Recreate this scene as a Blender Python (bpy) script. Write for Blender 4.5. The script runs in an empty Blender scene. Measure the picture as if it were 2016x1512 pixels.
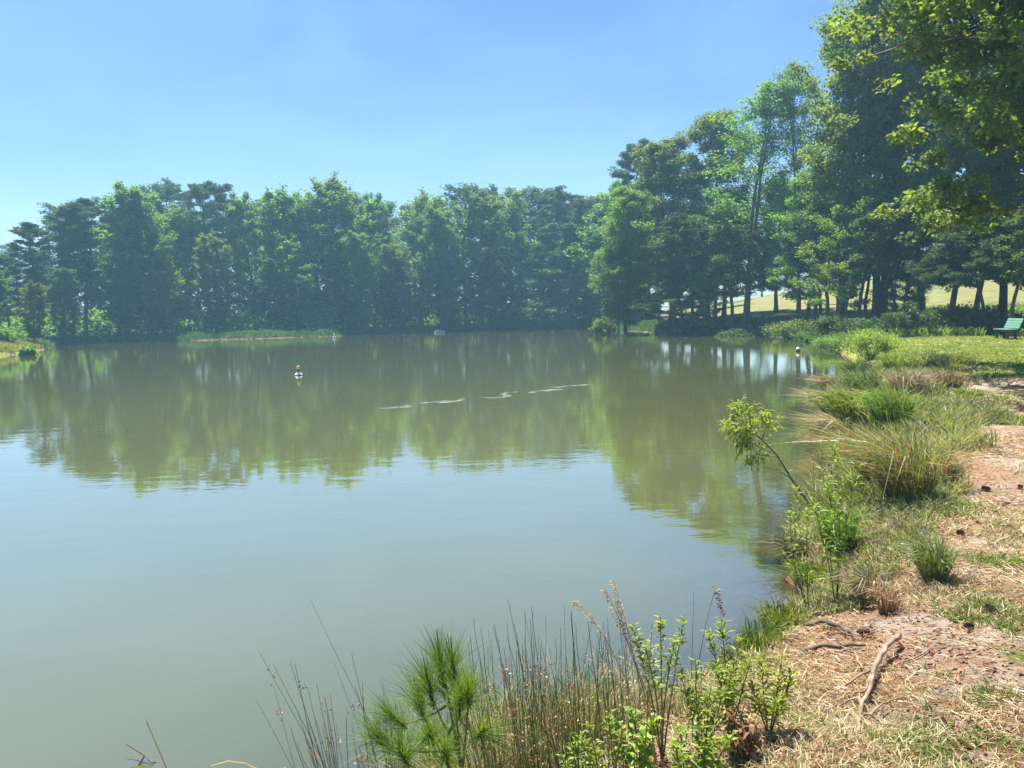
import bpy, math, random
import numpy as np
from mathutils import Vector, Matrix
C = bpy.context.scene
COL = C.collection
rad = math.radians

# ------------------------------------------------------------------ camera
F_PX, CX, CY = 1512.0, 1008.0, 756.0          # focal length and centre in photo pixels
EYE = np.array([0.0, 0.0, 2.10])               # eye above the water level (z = 0)
PITCH, ROLL = rad(5.2), rad(1.3)
Fw = np.array([0, math.cos(PITCH), -math.sin(PITCH)])
R0 = np.array([1.0, 0, 0]); U0 = np.array([0, math.sin(PITCH), math.cos(PITCH)])
Rv = math.cos(ROLL) * R0 - math.sin(ROLL) * U0
Uv = math.sin(ROLL) * R0 + math.cos(ROLL) * U0
cam = bpy.data.cameras.new('camera'); cam_o = bpy.data.objects.new('camera', cam); COL.objects.link(cam_o)
cam.sensor_width = 36; cam.lens = 36 * F_PX / 2016; cam.clip_start = 0.05; cam.clip_end = 3000
M = Matrix(((Rv[0], Uv[0], -Fw[0], EYE[0]), (Rv[1], Uv[1], -Fw[1], EYE[1]), (Rv[2], Uv[2], -Fw[2], EYE[2]), (0, 0, 0, 1)))
cam_o.matrix_world = M
C.camera = cam_o

# ------------------------------------------------------------------ light
SUN_EL, SUN_AZ = rad(68), rad(-24)              # azimuth from the view direction, negative = left
w = bpy.data.worlds.new('World'); C.world = w; w.use_nodes = True
nt = w.node_tree; nt.nodes.clear()
sky = nt.nodes.new('ShaderNodeTexSky'); sky.sky_type = 'NISHITA'; sky.sun_disc = False
sky.sun_elevation = SUN_EL; sky.sun_rotation = SUN_AZ
sky.air_density = 1.0; sky.dust_density = 0.6; sky.ozone_density = 3.0; sky.altitude = 100
gm = nt.nodes.new('ShaderNodeHueSaturation'); gm.inputs['Saturation'].default_value = 1.25; gm.inputs['Hue'].default_value = .509
bg = nt.nodes.new('ShaderNodeBackground'); bg.inputs[1].default_value = 0.058
wo = nt.nodes.new('ShaderNodeOutputWorld')
tcw = nt.nodes.new('ShaderNodeTexCoord'); mpw = nt.nodes.new('ShaderNodeMapping'); mpw.inputs['Scale'].default_value = (1.6, 1.6, 4.5)
nw = nt.nodes.new('ShaderNodeTexNoise'); nw.inputs['Scale'].default_value = 1.7; nw.inputs['Detail'].default_value = 5; nw.inputs['Distortion'].default_value = .6
mr = nt.nodes.new('ShaderNodeMapRange'); mr.inputs[1].default_value = .42; mr.inputs[2].default_value = .75; mr.inputs[3].default_value = 0; mr.inputs[4].default_value = .09
mw = nt.nodes.new('ShaderNodeMix'); mw.data_type = 'RGBA'; mw.inputs[7].default_value = (9, 11, 12, 1)
nt.links.new(tcw.outputs['Generated'], mpw.inputs[0]); nt.links.new(mpw.outputs[0], nw.inputs[0]); nt.links.new(nw.outputs[0], mr.inputs[0]); nt.links.new(mr.outputs[0], mw.inputs[0])
nt.links.new(sky.outputs[0], mw.inputs[6]); nt.links.new(mw.outputs[2], gm.inputs['Color']); nt.links.new(gm.outputs[0], bg.inputs[0]); nt.links.new(bg.outputs[0], wo.inputs[0])
sl = bpy.data.lights.new('sun', 'SUN'); sl.energy = 5.0; sl.angle = rad(0.53); sl.color = (1.0, 0.95, 0.86)
so = bpy.data.objects.new('sun', sl); COL.objects.link(so)
sd_dir = Vector((math.sin(SUN_AZ) * math.cos(SUN_EL), math.cos(SUN_AZ) * math.cos(SUN_EL), math.sin(SUN_EL)))
so.rotation_euler = sd_dir.to_track_quat('Z', 'Y').to_euler()
C.view_settings.view_transform = 'Standard'; C.view_settings.look = 'None'
C.view_settings.gamma = 1; C.view_settings.exposure = 1.6; C.view_settings.use_curve_mapping = False
C.render.engine = 'CYCLES'
C.cycles.max_bounces = 7; C.cycles.diffuse_bounces = 4; C.cycles.glossy_bounces = 3
C.cycles.transmission_bounces = 4; C.cycles.transparent_max_bounces = 8; C.cycles.volume_bounces = 0
C.cycles.sample_clamp_indirect = 6.0; C.cycles.caustics_reflective = False; C.cycles.caustics_refractive = False
C.cycles.use_denoising = True

# ------------------------------------------------------------------ helpers
def ray(px, py):
    return Fw + (px - CX) / F_PX * Rv - (py - CY) / F_PX * Uv
def on_plane(px, py, z=0.0):
    d = ray(px, py); t = (z - EYE[2]) / d[2]; return EYE + t * d
def at_dist(px, py, D):
    """world point on the sight line of a photo pixel, D metres away over the ground"""
    d = ray(px, py); return EYE + d * (D / math.hypot(d[0], d[1]))

def tag(o, label=None, cat=None, group=None, kind=None):
    if label: o['label'] = label
    if cat: o['category'] = cat
    if group: o['group'] = group
    if kind: o['kind'] = kind
    return o
def empty(name, loc, rz=0.0, scale=(1, 1, 1)):
    o = bpy.data.objects.new(name, None); COL.objects.link(o)
    o.location = loc; o.rotation_euler = (0, 0, rz); o.scale = scale; o.empty_display_size = 0.2
    return o

class MB:
    """collects quads; build() links them as one mesh object"""
    def __init__(s): s.v = []; s.f = []; s.m = []; s.n = 0; s.smooth = True
    def add(s, V, Fq, mi=0):
        V = np.asarray(V, float).reshape(-1, 3); Fq = np.asarray(Fq, int).reshape(-1, 4)
        s.v.append(V); s.f.append(Fq + s.n); s.m.append(np.full(len(Fq), mi)); s.n += len(V)
    def quads(s, Q, mi=0):
        Q = np.asarray(Q, float); n = len(Q)
        if n: s.add(Q.reshape(-1, 3), np.arange(n * 4).reshape(n, 4), mi)
    def tube(s, P, R, k=6, mi=0):
        P = np.asarray(P, float); n = len(P); R = np.broadcast_to(np.asarray(R, float), (n,))
        T = np.gradient(P, axis=0); T /= np.linalg.norm(T, axis=1)[:, None] + 1e-9
        a = np.cross(T[0], [0, 0, 1.0]);
        if np.linalg.norm(a) < .2: a = np.cross(T[0], [1.0, 0, 0])
        A = np.zeros((n, 3)); a /= np.linalg.norm(a)
        for i in range(n):
            a = a - T[i] * np.dot(a, T[i]); a /= np.linalg.norm(a) + 1e-9; A[i] = a
        B = np.cross(T, A)
        th = np.arange(k) * 2 * math.pi / k
        V = P[:, None] + R[:, None, None] * (np.cos(th)[None, :, None] * A[:, None] + np.sin(th)[None, :, None] * B[:, None])
        i = np.arange(n - 1)[:, None]; j = np.arange(k)[None]
        q = np.stack([i * k + j, i * k + (j + 1) % k, (i + 1) * k + (j + 1) % k, (i + 1) * k + j], -1).reshape(-1, 4)
        s.add(V.reshape(-1, 3), q, mi)
        if k == 6 or k == 8:                                     # caps
            for base in (0, (n - 1) * k):
                b = base
                if k == 6: s.f.append(np.array([[b, b+1, b+2, b+3], [b, b+3, b+4, b+5]]) + s.n - n * k); s.m.append(np.full(2, mi))
    def box(s, c, h, rot=None, mi=0):
        c = np.asarray(c, float); h = np.asarray(h, float)
        V = np.array([[x, y, z] for x in (-1, 1) for y in (-1, 1) for z in (-1, 1)]) * h
        if rot is not None: V = V @ np.asarray(rot).T
        s.add(V + c, [[0, 1, 3, 2], [4, 6, 7, 5], [0, 4, 5, 1], [2, 3, 7, 6], [0, 2, 6, 4], [1, 5, 7, 3]], mi)
    def mesh(s, name, mats, smooth=False):
        me = bpy.data.meshes.new(name)
        if s.n:
            V = np.concatenate(s.v); Fq = np.concatenate(s.f); mi = np.concatenate(s.m)
            me.vertices.add(len(V)); me.vertices.foreach_set('co', V.ravel().astype(np.float32))
            me.loops.add(Fq.size); me.loops.foreach_set('vertex_index', Fq.ravel().astype(np.int32))
            me.polygons.add(len(Fq)); me.polygons.foreach_set('loop_start', (np.arange(len(Fq)) * 4).astype(np.int32))
            me.polygons.foreach_set('material_index', mi.astype(np.int32))
            me.polygons.foreach_set('use_smooth', np.full(len(Fq), smooth))
            me.update(calc_edges=True)
        for m in (mats if isinstance(mats, (list, tuple)) else [mats]): me.materials.append(m)
        return me
    def build(s, name, mats, parent=None, smooth=False):
        return link(name, s.mesh(name, mats, smooth), parent)
def link(name, me, parent=None):
    o = bpy.data.objects.new(name, me); COL.objects.link(o)
    if parent is not None: o.parent = parent
    return o

def unit(a): return a / (np.linalg.norm(a, axis=-1, keepdims=True) + 1e-9)
def diamonds(rng, P, D, N, L, W):
    """one leaf blade per point: base P, direction D, face normal about N"""
    D = unit(D); S = unit(np.cross(D, N)); L = np.broadcast_to(L, (len(P),))[:, None]; W = np.broadcast_to(W, (len(P),))[:, None]
    Nn = np.cross(S, D)
    return np.stack([P, P + D * L * .45 + S * W * .5 + Nn * W * .12, P + D * L, P + D * L * .45 - S * W * .5 + Nn * W * .12], 1)
def strips(mb, P0, P1, P2, W, mi=0, tip=.12, mid=.85):
    """curved blades: base P0, middle P1, tip P2, width W"""
    n = len(P0)
    if n == 0: return
    W = np.broadcast_to(W, (n,))[:, None]
    S = np.cross(P2 - P0, np.tile([0, 0, 1.0], (n, 1))); a = np.linalg.norm(S, axis=1)
    S[a < 1e-4] = [1, 0, 0]; S = unit(S)
    view = np.cross(P2 - P0, unit(np.random.default_rng(n).normal(size=(n, 3)))); S = unit(S + .9 * unit(view))
    V = np.stack([P0 - S * W / 2, P0 + S * W / 2, P1 - S * W * mid / 2, P1 + S * W * mid / 2, P2 - S * W * tip / 2, P2 + S * W * tip / 2], 1)
    b = np.arange(n)[:, None] * 6
    q = np.concatenate([b + np.array([0, 1, 3, 2]), b + np.array([2, 3, 5, 4])])
    mb.add(V.reshape(-1, 3), q, mi)

def vnoise(x, y, seed=0):
    """smooth value noise, 0..1"""
    xi = np.floor(x).astype(np.int64); yi = np.floor(y).astype(np.int64); fx = x - xi; fy = y - yi
    def h(a, b):
        n = (a * 374761393 + b * 668265263 + seed * 974634777) & 0xffffffff
        n = ((n ^ (n >> 13)) * 1274126177) & 0xffffffff
        return ((n ^ (n >> 16)) & 0xffff) / 65535.0
    fx = fx * fx * (3 - 2 * fx); fy = fy * fy * (3 - 2 * fy)
    return (h(xi, yi) * (1 - fx) + h(xi + 1, yi) * fx) * (1 - fy) + (h(xi, yi + 1) * (1 - fx) + h(xi + 1, yi + 1) * fx) * fy
def fbm(x, y, seed=0, o=3):
    r = 0; a = .5; t = 0
    for k in range(o): r = r + a * vnoise(x * 2 ** k, y * 2 ** k, seed + k); t += a; a *= .5
    return r / t
def sstep(a, b, x): t = np.clip((x - a) / (b - a), 0, 1); return t * t * (3 - 2 * t)

# ------------------------------------------------------------------ materials
def mat(name):
    m = bpy.data.materials.new(name); m.use_nodes = True; m.node_tree.nodes.clear(); return m, m.node_tree
def N(t, typ, **kw):
    n = t.nodes.new(typ)
    for k, v in kw.items():
        if k.startswith('i_'): n.inputs[k[2:].replace('_', ' ')].default_value = v
        else: setattr(n, k, v)
    return n
def ramp(t, fac, stops, interp='LINEAR'):
    r = t.nodes.new('ShaderNodeValToRGB'); r.color_ramp.interpolation = interp; e = r.color_ramp.elements
    while len(e) < len(stops): e.new(.5)
    for el, (p, c) in zip(e, stops): el.position = p; el.color = (*c, 1)
    t.links.new(fac, r.inputs[0]); return r.outputs[0]
def leaf_mat(name, stops, trans=.5, gloss=.03, rough=.5, tint=(1.25, 1.35, .55), obj_var=.25, nscale=.35):
    """blade colours picked per leaf, light passing through the blade"""
    m, t = mat(name); L = t.links.new
    g = N(t, 'ShaderNodeNewGeometry'); oi = N(t, 'ShaderNodeObjectInfo')
    no = N(t, 'ShaderNodeTexNoise'); no.inputs['Scale'].default_value = nscale; L(g.outputs['Position'], no.inputs['Vector'])
    a = N(t, 'ShaderNodeMath', operation='MULTIPLY_ADD'); L(g.outputs['Random Per Island'], a.inputs[0]); a.inputs[1].default_value = .55; L(no.outputs[0], a.inputs[2])
    b = N(t, 'ShaderNodeMath', operation='SUBTRACT'); L(a.outputs[0], b.inputs[0]); b.inputs[1].default_value = .27
    col = ramp(t, b.outputs[0], stops)
    hs = N(t, 'ShaderNodeHueSaturation'); L(col, hs.inputs['Color'])
    v = N(t, 'ShaderNodeMath', operation='MULTIPLY_ADD'); L(oi.outputs['Random'], v.inputs[0]); v.inputs[1].default_value = obj_var * 2; v.inputs[2].default_value = 1 - obj_var
    L(v.outputs[0], hs.inputs['Value'])
    h = N(t, 'ShaderNodeMath', operation='MULTIPLY_ADD'); L(oi.outputs['Random'], h.inputs[0]); h.inputs[1].default_value = .05; h.inputs[2].default_value = .475
    L(h.outputs[0], hs.inputs['Hue'])
    tc = N(t, 'ShaderNodeMix', data_type='RGBA', blend_type='MULTIPLY'); tc.inputs[0].default_value = 1; L(hs.outputs[0], tc.inputs[6]); tc.inputs[7].default_value = (*tint, 1)
    d = N(t, 'ShaderNodeBsdfDiffuse'); L(hs.outputs[0], d.inputs[0])
    tr = N(t, 'ShaderNodeBsdfTranslucent'); L(tc.outputs[2], tr.inputs[0])
    mx = N(t, 'ShaderNodeMixShader'); mx.inputs[0].default_value = trans; L(d.outputs[0], mx.inputs[1]); L(tr.outputs[0], mx.inputs[2])
    gl = N(t, 'ShaderNodeBsdfGlossy'); gl.inputs['Roughness'].default_value = rough
    m2 = N(t, 'ShaderNodeMixShader'); m2.inputs[0].default_value = gloss; L(mx.outputs[0], m2.inputs[1]); L(gl.outputs[0], m2.inputs[2])
    o = N(t, 'ShaderNodeOutputMaterial'); L(m2.outputs[0], o.inputs[0]); return m
def rough_mat(name, stops, scale=8, stretch=(1, 1, 1), rough=.85, bump=.3, detail=6, bdist=.02):
    m, t = mat(name); L = t.links.new
    tc = N(t, 'ShaderNodeTexCoord'); mp = N(t, 'ShaderNodeMapping'); mp.inputs['Scale'].default_value = stretch; L(tc.outputs['Object'], mp.inputs[0])
    no = N(t, 'ShaderNodeTexNoise'); no.inputs['Scale'].default_value = scale; no.inputs['Detail'].default_value = detail; L(mp.outputs[0], no.inputs['Vector'])
    p = N(t, 'ShaderNodeBsdfPrincipled'); L(ramp(t, no.outputs[0], stops), p.inputs['Base Color']); p.inputs['Roughness'].default_value = rough
    bu = N(t, 'ShaderNodeBump'); bu.inputs['Strength'].default_value = bump; bu.inputs['Distance'].default_value = bdist; L(no.outputs[0], bu.inputs['Height']); L(bu.outputs[0], p.inputs['Normal'])
    o = N(t, 'ShaderNodeOutputMaterial'); L(p.outputs[0], o.inputs[0]); return m

G = {}
G['leaf'] = leaf_mat('broad_leaf', [(0, (.065, .115, .024)), (.5, (.135, .215, .038)), (1, (.24, .32, .06))], .6)
G['leaf_y'] = leaf_mat('yellow_green_leaf', [(0, (.07, .13, .025)), (.5, (.13, .21, .035)), (1, (.22, .30, .06))], .5)
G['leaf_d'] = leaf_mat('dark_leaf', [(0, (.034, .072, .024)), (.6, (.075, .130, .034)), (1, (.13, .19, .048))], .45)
G['leaf_near'] = leaf_mat('near_tree_leaf', [(0, (.06, .12, .026)), (.45, (.13, .22, .045)), (1, (.27, .35, .08))], .58, .03, .5, (1.25, 1.3, .5), .1, .6)
G['needle'] = leaf_mat('pine_needle', [(0, (.034, .072, .028)), (.5, (.065, .120, .042)), (1, (.11, .17, .06))], .35, .05)
G['bark'] = rough_mat('bark', [(.25, (.045, .035, .028)), (.55, (.12, .095, .075)), (.8, (.21, .18, .15))], 5, (1.5, 1.5, .35))
G['bark_d'] = rough_mat('dark_bark', [(.25, (.03, .024, .02)), (.6, (.085, .065, .05)), (.85, (.15, .12, .095))], 5, (1.5, 1.5, .35))
G['stem'] = rough_mat('stem', [(.2, (.08, .085, .035)), (.8, (.20, .18, .09))], 20)
G['rush'] = leaf_mat('rush_stem', [(0, (.05, .09, .022)), (.5, (.12, .19, .04)), (.8, (.22, .25, .07)), (1, (.42, .37, .2))], .25, .03, .5, (1.2, 1.3, .6), .1, 3)
G['straw'] = leaf_mat('dry_straw', [(0, (.20, .14, .07)), (.5, (.44, .35, .21)), (1, (.66, .58, .42))], .3, .02, .5, (1.1, 1.0, .8), .1, 3)
G['rust'] = leaf_mat('rust_stem', [(0, (.10, .045, .02)), (.5, (.32, .17, .075)), (1, (.50, .34, .18))], .3, .04, .4, (1.1, .95, .7), .1, 3)
G['grass'] = leaf_mat('grass_blade', [(0, (.045, .085, .015)), (.5, (.115, .175, .03)), (.85, (.21, .27, .06)), (1, (.38, .34, .15))], .45, .02, .5, (1.3, 1.3, .5), .15, 1.2)
G['grass_y'] = leaf_mat('pale_grass_blade', [(0, (.10, .15, .03)), (.4, (.20, .26, .05)), (.7, (.32, .34, .11)), (1, (.52, .46, .27))], .4, .02, .5, (1.2, 1.2, .6), .15, 1.2)
G['grass_g'] = leaf_mat('grey_grass_blade', [(0, (.07, .10, .04)), (.5, (.17, .19, .10)), (.8, (.30, .28, .18)), (1, (.45, .40, .28))], .3, .02, .5, (1.1, 1.1, .7), .15, 1.2)
G['forb'] = leaf_mat('forb_leaf', [(0, (.10, .16, .02)), (.5, (.23, .31, .04)), (1, (.40, .45, .10))], .5, .03, .5, (1.3, 1.3, .4), .12, 2)
G['pine_y'] = leaf_mat('young_needle', [(0, (.06, .13, .02)), (.5, (.12, .22, .03)), (1, (.25, .34, .07))], .4, .03, .5, (1.3, 1.3, .4), .1, 3)
G['pale'] = leaf_mat('bleached_stalk', [(0, (.42, .34, .22)), (1, (.72, .64, .48))], .6, .02, .5, (1.1, 1.0, .8), .05, 3)
G['deadleaf'] = leaf_mat('dead_leaf', [(0, (.09, .04, .02)), (.5, (.23, .10, .05)), (1, (.42, .27, .16))], .3, .04, .5, (1.1, .9, .7), .1, 3)

# ------------------------------------------------------------------ the pond outline and the terrain
shore_px = [(860, 1560), (980, 1492), (1120, 1438), (1300, 1375), (1420, 1310), (1520, 1240), (1568, 1180), (1572, 1120), (1545, 1075),
            (1590, 1010), (1625, 940), (1640, 870), (1628, 800), (1650, 745), (1672, 716), (1660, 698), (1625, 682), (1570, 668), (1500, 661),
            (1400, 658.5), (1300, 655), (1230, 651), (1170, 646.5), (1110, 645), (1000, 648), (900, 652), (780, 656.5), (650, 662), (500, 667),
            (380, 670.5), (240, 674), (120, 678), (100, 685), (60, 693), (-30, 702)]
P = [on_plane(a, b)[:2] for a, b in shore_px]
P += [np.array(q) for q in [(-46, 47), (-60, 44), (-66, 20), (-50, -14), (-26, -22), (-9, -12), (-4.5, -3), (-2.6, 0.6), (-1.2, 1.9)]]
SH = []
n = len(P)
for i in range(n):                                   # Catmull-Rom through the points
    p0, p1, p2, p3 = P[i - 1], P[i], P[(i + 1) % n], P[(i + 2) % n]
    for k in range(4):
        u = k / 4
        SH.append(.5 * (2 * p1 + (p2 - p0) * u + (2 * p0 - 5 * p1 + 4 * p2 - p3) * u * u + (3 * p1 - p0 - 3 * p2 + p3) * u ** 3))
SH = np.array(SH)
def shore_sd(x, y):
    """distance to the waterline, positive on land"""
    x = np.atleast_1d(np.asarray(x, float)); y = np.atleast_1d(np.asarray(y, float))
    sh = x.shape; x = x.ravel(); y = y.ravel(); d = np.full(x.shape, 1e9); ins = np.zeros(x.shape, bool)
    for i in range(len(SH)):
        ax, ay = SH[i]; bx, by = SH[(i + 1) % len(SH)]; ex, ey = bx - ax, by - ay
        t = np.clip(((x - ax) * ex + (y - ay) * ey) / (ex * ex + ey * ey + 1e-12), 0, 1)
        d = np.minimum(d, (x - ax - t * ex) ** 2 + (y - ay - t * ey) ** 2)
        c = ((ay > y) != (by > y)); c &= x < (bx - ax) * (y - ay) / (ey if abs(ey) > 1e-12 else 1e-12) + ax
        ins ^= c
    d = np.sqrt(d); return np.where(ins, -d, d).reshape(sh)
def ground_z(x, y):
    x = np.atleast_1d(np.asarray(x, float)); y = np.atleast_1d(np.asarray(y, float))
    s = shore_sd(x, y) + (fbm(x * 1.7, y * 1.7, 3) - .5) * .35 * sstep(2, 8, np.hypot(x, y)) + (fbm(x * 4, y * 4, 8) - .5) * .16
    D = np.hypot(x, y); far = sstep(30, 70, D)
    b = .40 + .25 * far
    z = np.where(s > 0, b * (1 - np.exp(-np.maximum(s, 0) / (.55 + .5 * far))), -1.1 * (1 - np.exp(np.minimum(s, 0) / 3.2)))
    land = sstep(0, 1.5, s)
    az = np.degrees(np.arctan2(x, y))
    hill = sstep(6, 30, az) * (1 - sstep(120, 170, az))
    z = z + land * (np.maximum(D - 50, 0) * .086 * hill * (1 - sstep(105, 200, D) * .5) + .01 * np.minimum(s, 30) * (1 - hill))
    z = z + land * ((fbm(x * .35, y * .35, 5) - .5) * .22 + (fbm(x * 2.2, y * 2.2, 6) - .5) * .07 * (1 - far))
    return z
def gz(x, y): return float(ground_z(x, y)[0])
def G_at(px, py):
    """ground point seen at a photo pixel"""
    z = .4
    for _ in range(12):
        p = on_plane(px, py, z); z = .5 * z + .5 * gz(p[0], p[1])
    return np.array([p[0], p[1], gz(p[0], p[1])])
def base_at(px, D):
    d = ray(px, 615); h = math.hypot(d[0], d[1]); x, y = d[0] / h * D, d[1] / h * D
    return np.array([x, y, gz(x, y)])

def polar_grid(r0, r1, nr, na):
    r = np.exp(np.linspace(math.log(r0), math.log(r1), nr)); a = np.arange(na) * 2 * math.pi / na
    X = r[:, None] * np.sin(a); Y = r[:, None] * np.cos(a)
    i = np.arange(nr - 1)[:, None]; j = np.arange(na)[None]
    q = np.stack([i * na + j, i * na + (j + 1) % na, (i + 1) * na + (j + 1) % na, (i + 1) * na + j], -1).reshape(-1, 4)
    return X.ravel(), Y.ravel(), q
X, Y, Q = polar_grid(.25, 380, 330, 720)
Z = ground_z(X, Y); SDV = shore_sd(X, Y)
# zone weights: lawn, bare straw and sand, shaded litter
Dv = np.hypot(X, Y); AZ = np.degrees(np.arctan2(X, Y))
lawn = sstep(19, 25, Dv) * (1 - sstep(44, 50, Dv)) * sstep(8, 14, AZ)
lawn = np.maximum(lawn, .8 * sstep(1.1, .2, SDV) * sstep(6, 9, Dv) * (1 - sstep(40, 60, Dv)))
field = sstep(60, 70, Dv) * sstep(8, 16, AZ) * (1 - sstep(100, 120, AZ))
left = (AZ < -28) & (Dv < 78)
lawn = np.where(left, 1, lawn)
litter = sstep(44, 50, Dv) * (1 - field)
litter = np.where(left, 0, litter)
def ground_material():
    m, t = mat('ground'); L = t.links.new
    g = N(t, 'ShaderNodeNewGeometry'); at = N(t, 'ShaderNodeAttribute', attribute_name='zone'); sp = N(t, 'ShaderNodeSeparateColor'); L(at.outputs['Color'], sp.inputs[0])
    def noise(s, d=6, r=.6, st=None):
        n = N(t, 'ShaderNodeTexNoise'); n.inputs['Scale'].default_value = s; n.inputs['Detail'].default_value = d; n.inputs['Roughness'].default_value = r
        if st:
            mp = N(t, 'ShaderNodeMapping'); mp.inputs['Scale'].default_value = st[:3]; mp.inputs['Rotation'].default_value = (0, 0, st[3]); L(g.outputs['Position'], mp.inputs[0]); L(mp.outputs[0], n.inputs[0])
        else: L(g.outputs['Position'], n.inputs['Vector'])
        return n.outputs[0]
    def mix(f, a, b):
        x = N(t, 'ShaderNodeMix', data_type='RGBA'); L(f, x.inputs[0]); L(a, x.inputs[6]); L(b, x.inputs[7]); return x.outputs[2]
    def edge(v, a, b):
        r = N(t, 'ShaderNodeMapRange', interpolation_type='SMOOTHSTEP'); L(v, r.inputs[0]); r.inputs[1].default_value = a; r.inputs[2].default_value = b; return r.outputs[0]
    def add(a, b, k=1.0):
        x = N(t, 'ShaderNodeMath', operation='MULTIPLY_ADD'); L(b, x.inputs[0]); x.inputs[1].default_value = k; L(a, x.inputs[2]); return x.outputs[0]
    sand = ramp(t, noise(9), [(.3, (.22, .165, .12)), (.55, (.38, .305, .24)), (.75, (.54, .465, .385))])
    straw = ramp(t, noise(30, 8, .75, (1, 3.5, 1, .6)), [(.3, (.06, .032, .02)), (.48, (.26, .155, .095)), (.62, (.44, .31, .20)), (.78, (.60, .49, .35))])
    base = mix(edge(noise(1.3), .42, .58), sand, straw)
    tuft = ramp(t, noise(45, 6, .8), [(.3, (.045, .06, .015)), (.5, (.14, .17, .045)), (.7, (.33, .31, .13))])
    base = mix(edge(noise(2.1, 7, .7), .56, .66), base, tuft)
    lawnc = ramp(t, noise(6, 8, .8), [(.3, (.10, .14, .025)), (.5, (.22, .25, .05)), (.7, (.36, .35, .10))])
    base = mix(edge(add(sp.outputs[0], noise(2.6, 6, .7), .9), .75, 1.05), base, lawnc)
    fieldc = ramp(t, noise(.8, 9, .75), [(.3, (.09, .12, .03)), (.5, (.17, .17, .06)), (.7, (.25, .21, .10))])
    base = mix(edge(add(sp.outputs[1], noise(.5), .5), .6, .9), base, fieldc)
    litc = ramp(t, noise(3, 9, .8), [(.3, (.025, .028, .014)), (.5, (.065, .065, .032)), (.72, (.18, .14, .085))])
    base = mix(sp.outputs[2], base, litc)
    sep = N(t, 'ShaderNodeSeparateXYZ'); L(g.outputs['Position'], sep.inputs[0])
    wet = edge(sep.outputs[2], .13, -.02)
    mud = ramp(t, noise(7, 8, .7), [(.3, (.05, .035, .02)), (.55, (.14, .10, .055)), (.75, (.26, .19, .11))])
    base = mix(wet, base, mud)
    p = N(t, 'ShaderNodeBsdfPrincipled'); L(base, p.inputs['Base Color']); p.inputs['Roughness'].default_value = .95; p.inputs['Specular IOR Level'].default_value = .15
    bu = N(t, 'ShaderNodeBump'); bu.inputs['Strength'].default_value = 1.0; bu.inputs['Distance'].default_value = .045; L(noise(28, 8, .75), bu.inputs['Height']); L(bu.outputs[0], p.inputs['Normal'])
    o = N(t, 'ShaderNodeOutputMaterial'); L(p.outputs[0], o.inputs[0]); return m
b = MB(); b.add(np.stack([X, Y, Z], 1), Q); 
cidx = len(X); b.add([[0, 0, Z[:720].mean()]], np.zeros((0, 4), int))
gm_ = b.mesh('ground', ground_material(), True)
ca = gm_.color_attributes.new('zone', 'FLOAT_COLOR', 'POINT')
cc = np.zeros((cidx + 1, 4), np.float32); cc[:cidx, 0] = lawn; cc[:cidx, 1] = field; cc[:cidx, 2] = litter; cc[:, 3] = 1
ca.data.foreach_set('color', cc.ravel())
tag(link('ground', gm_), kind='structure')

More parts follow.
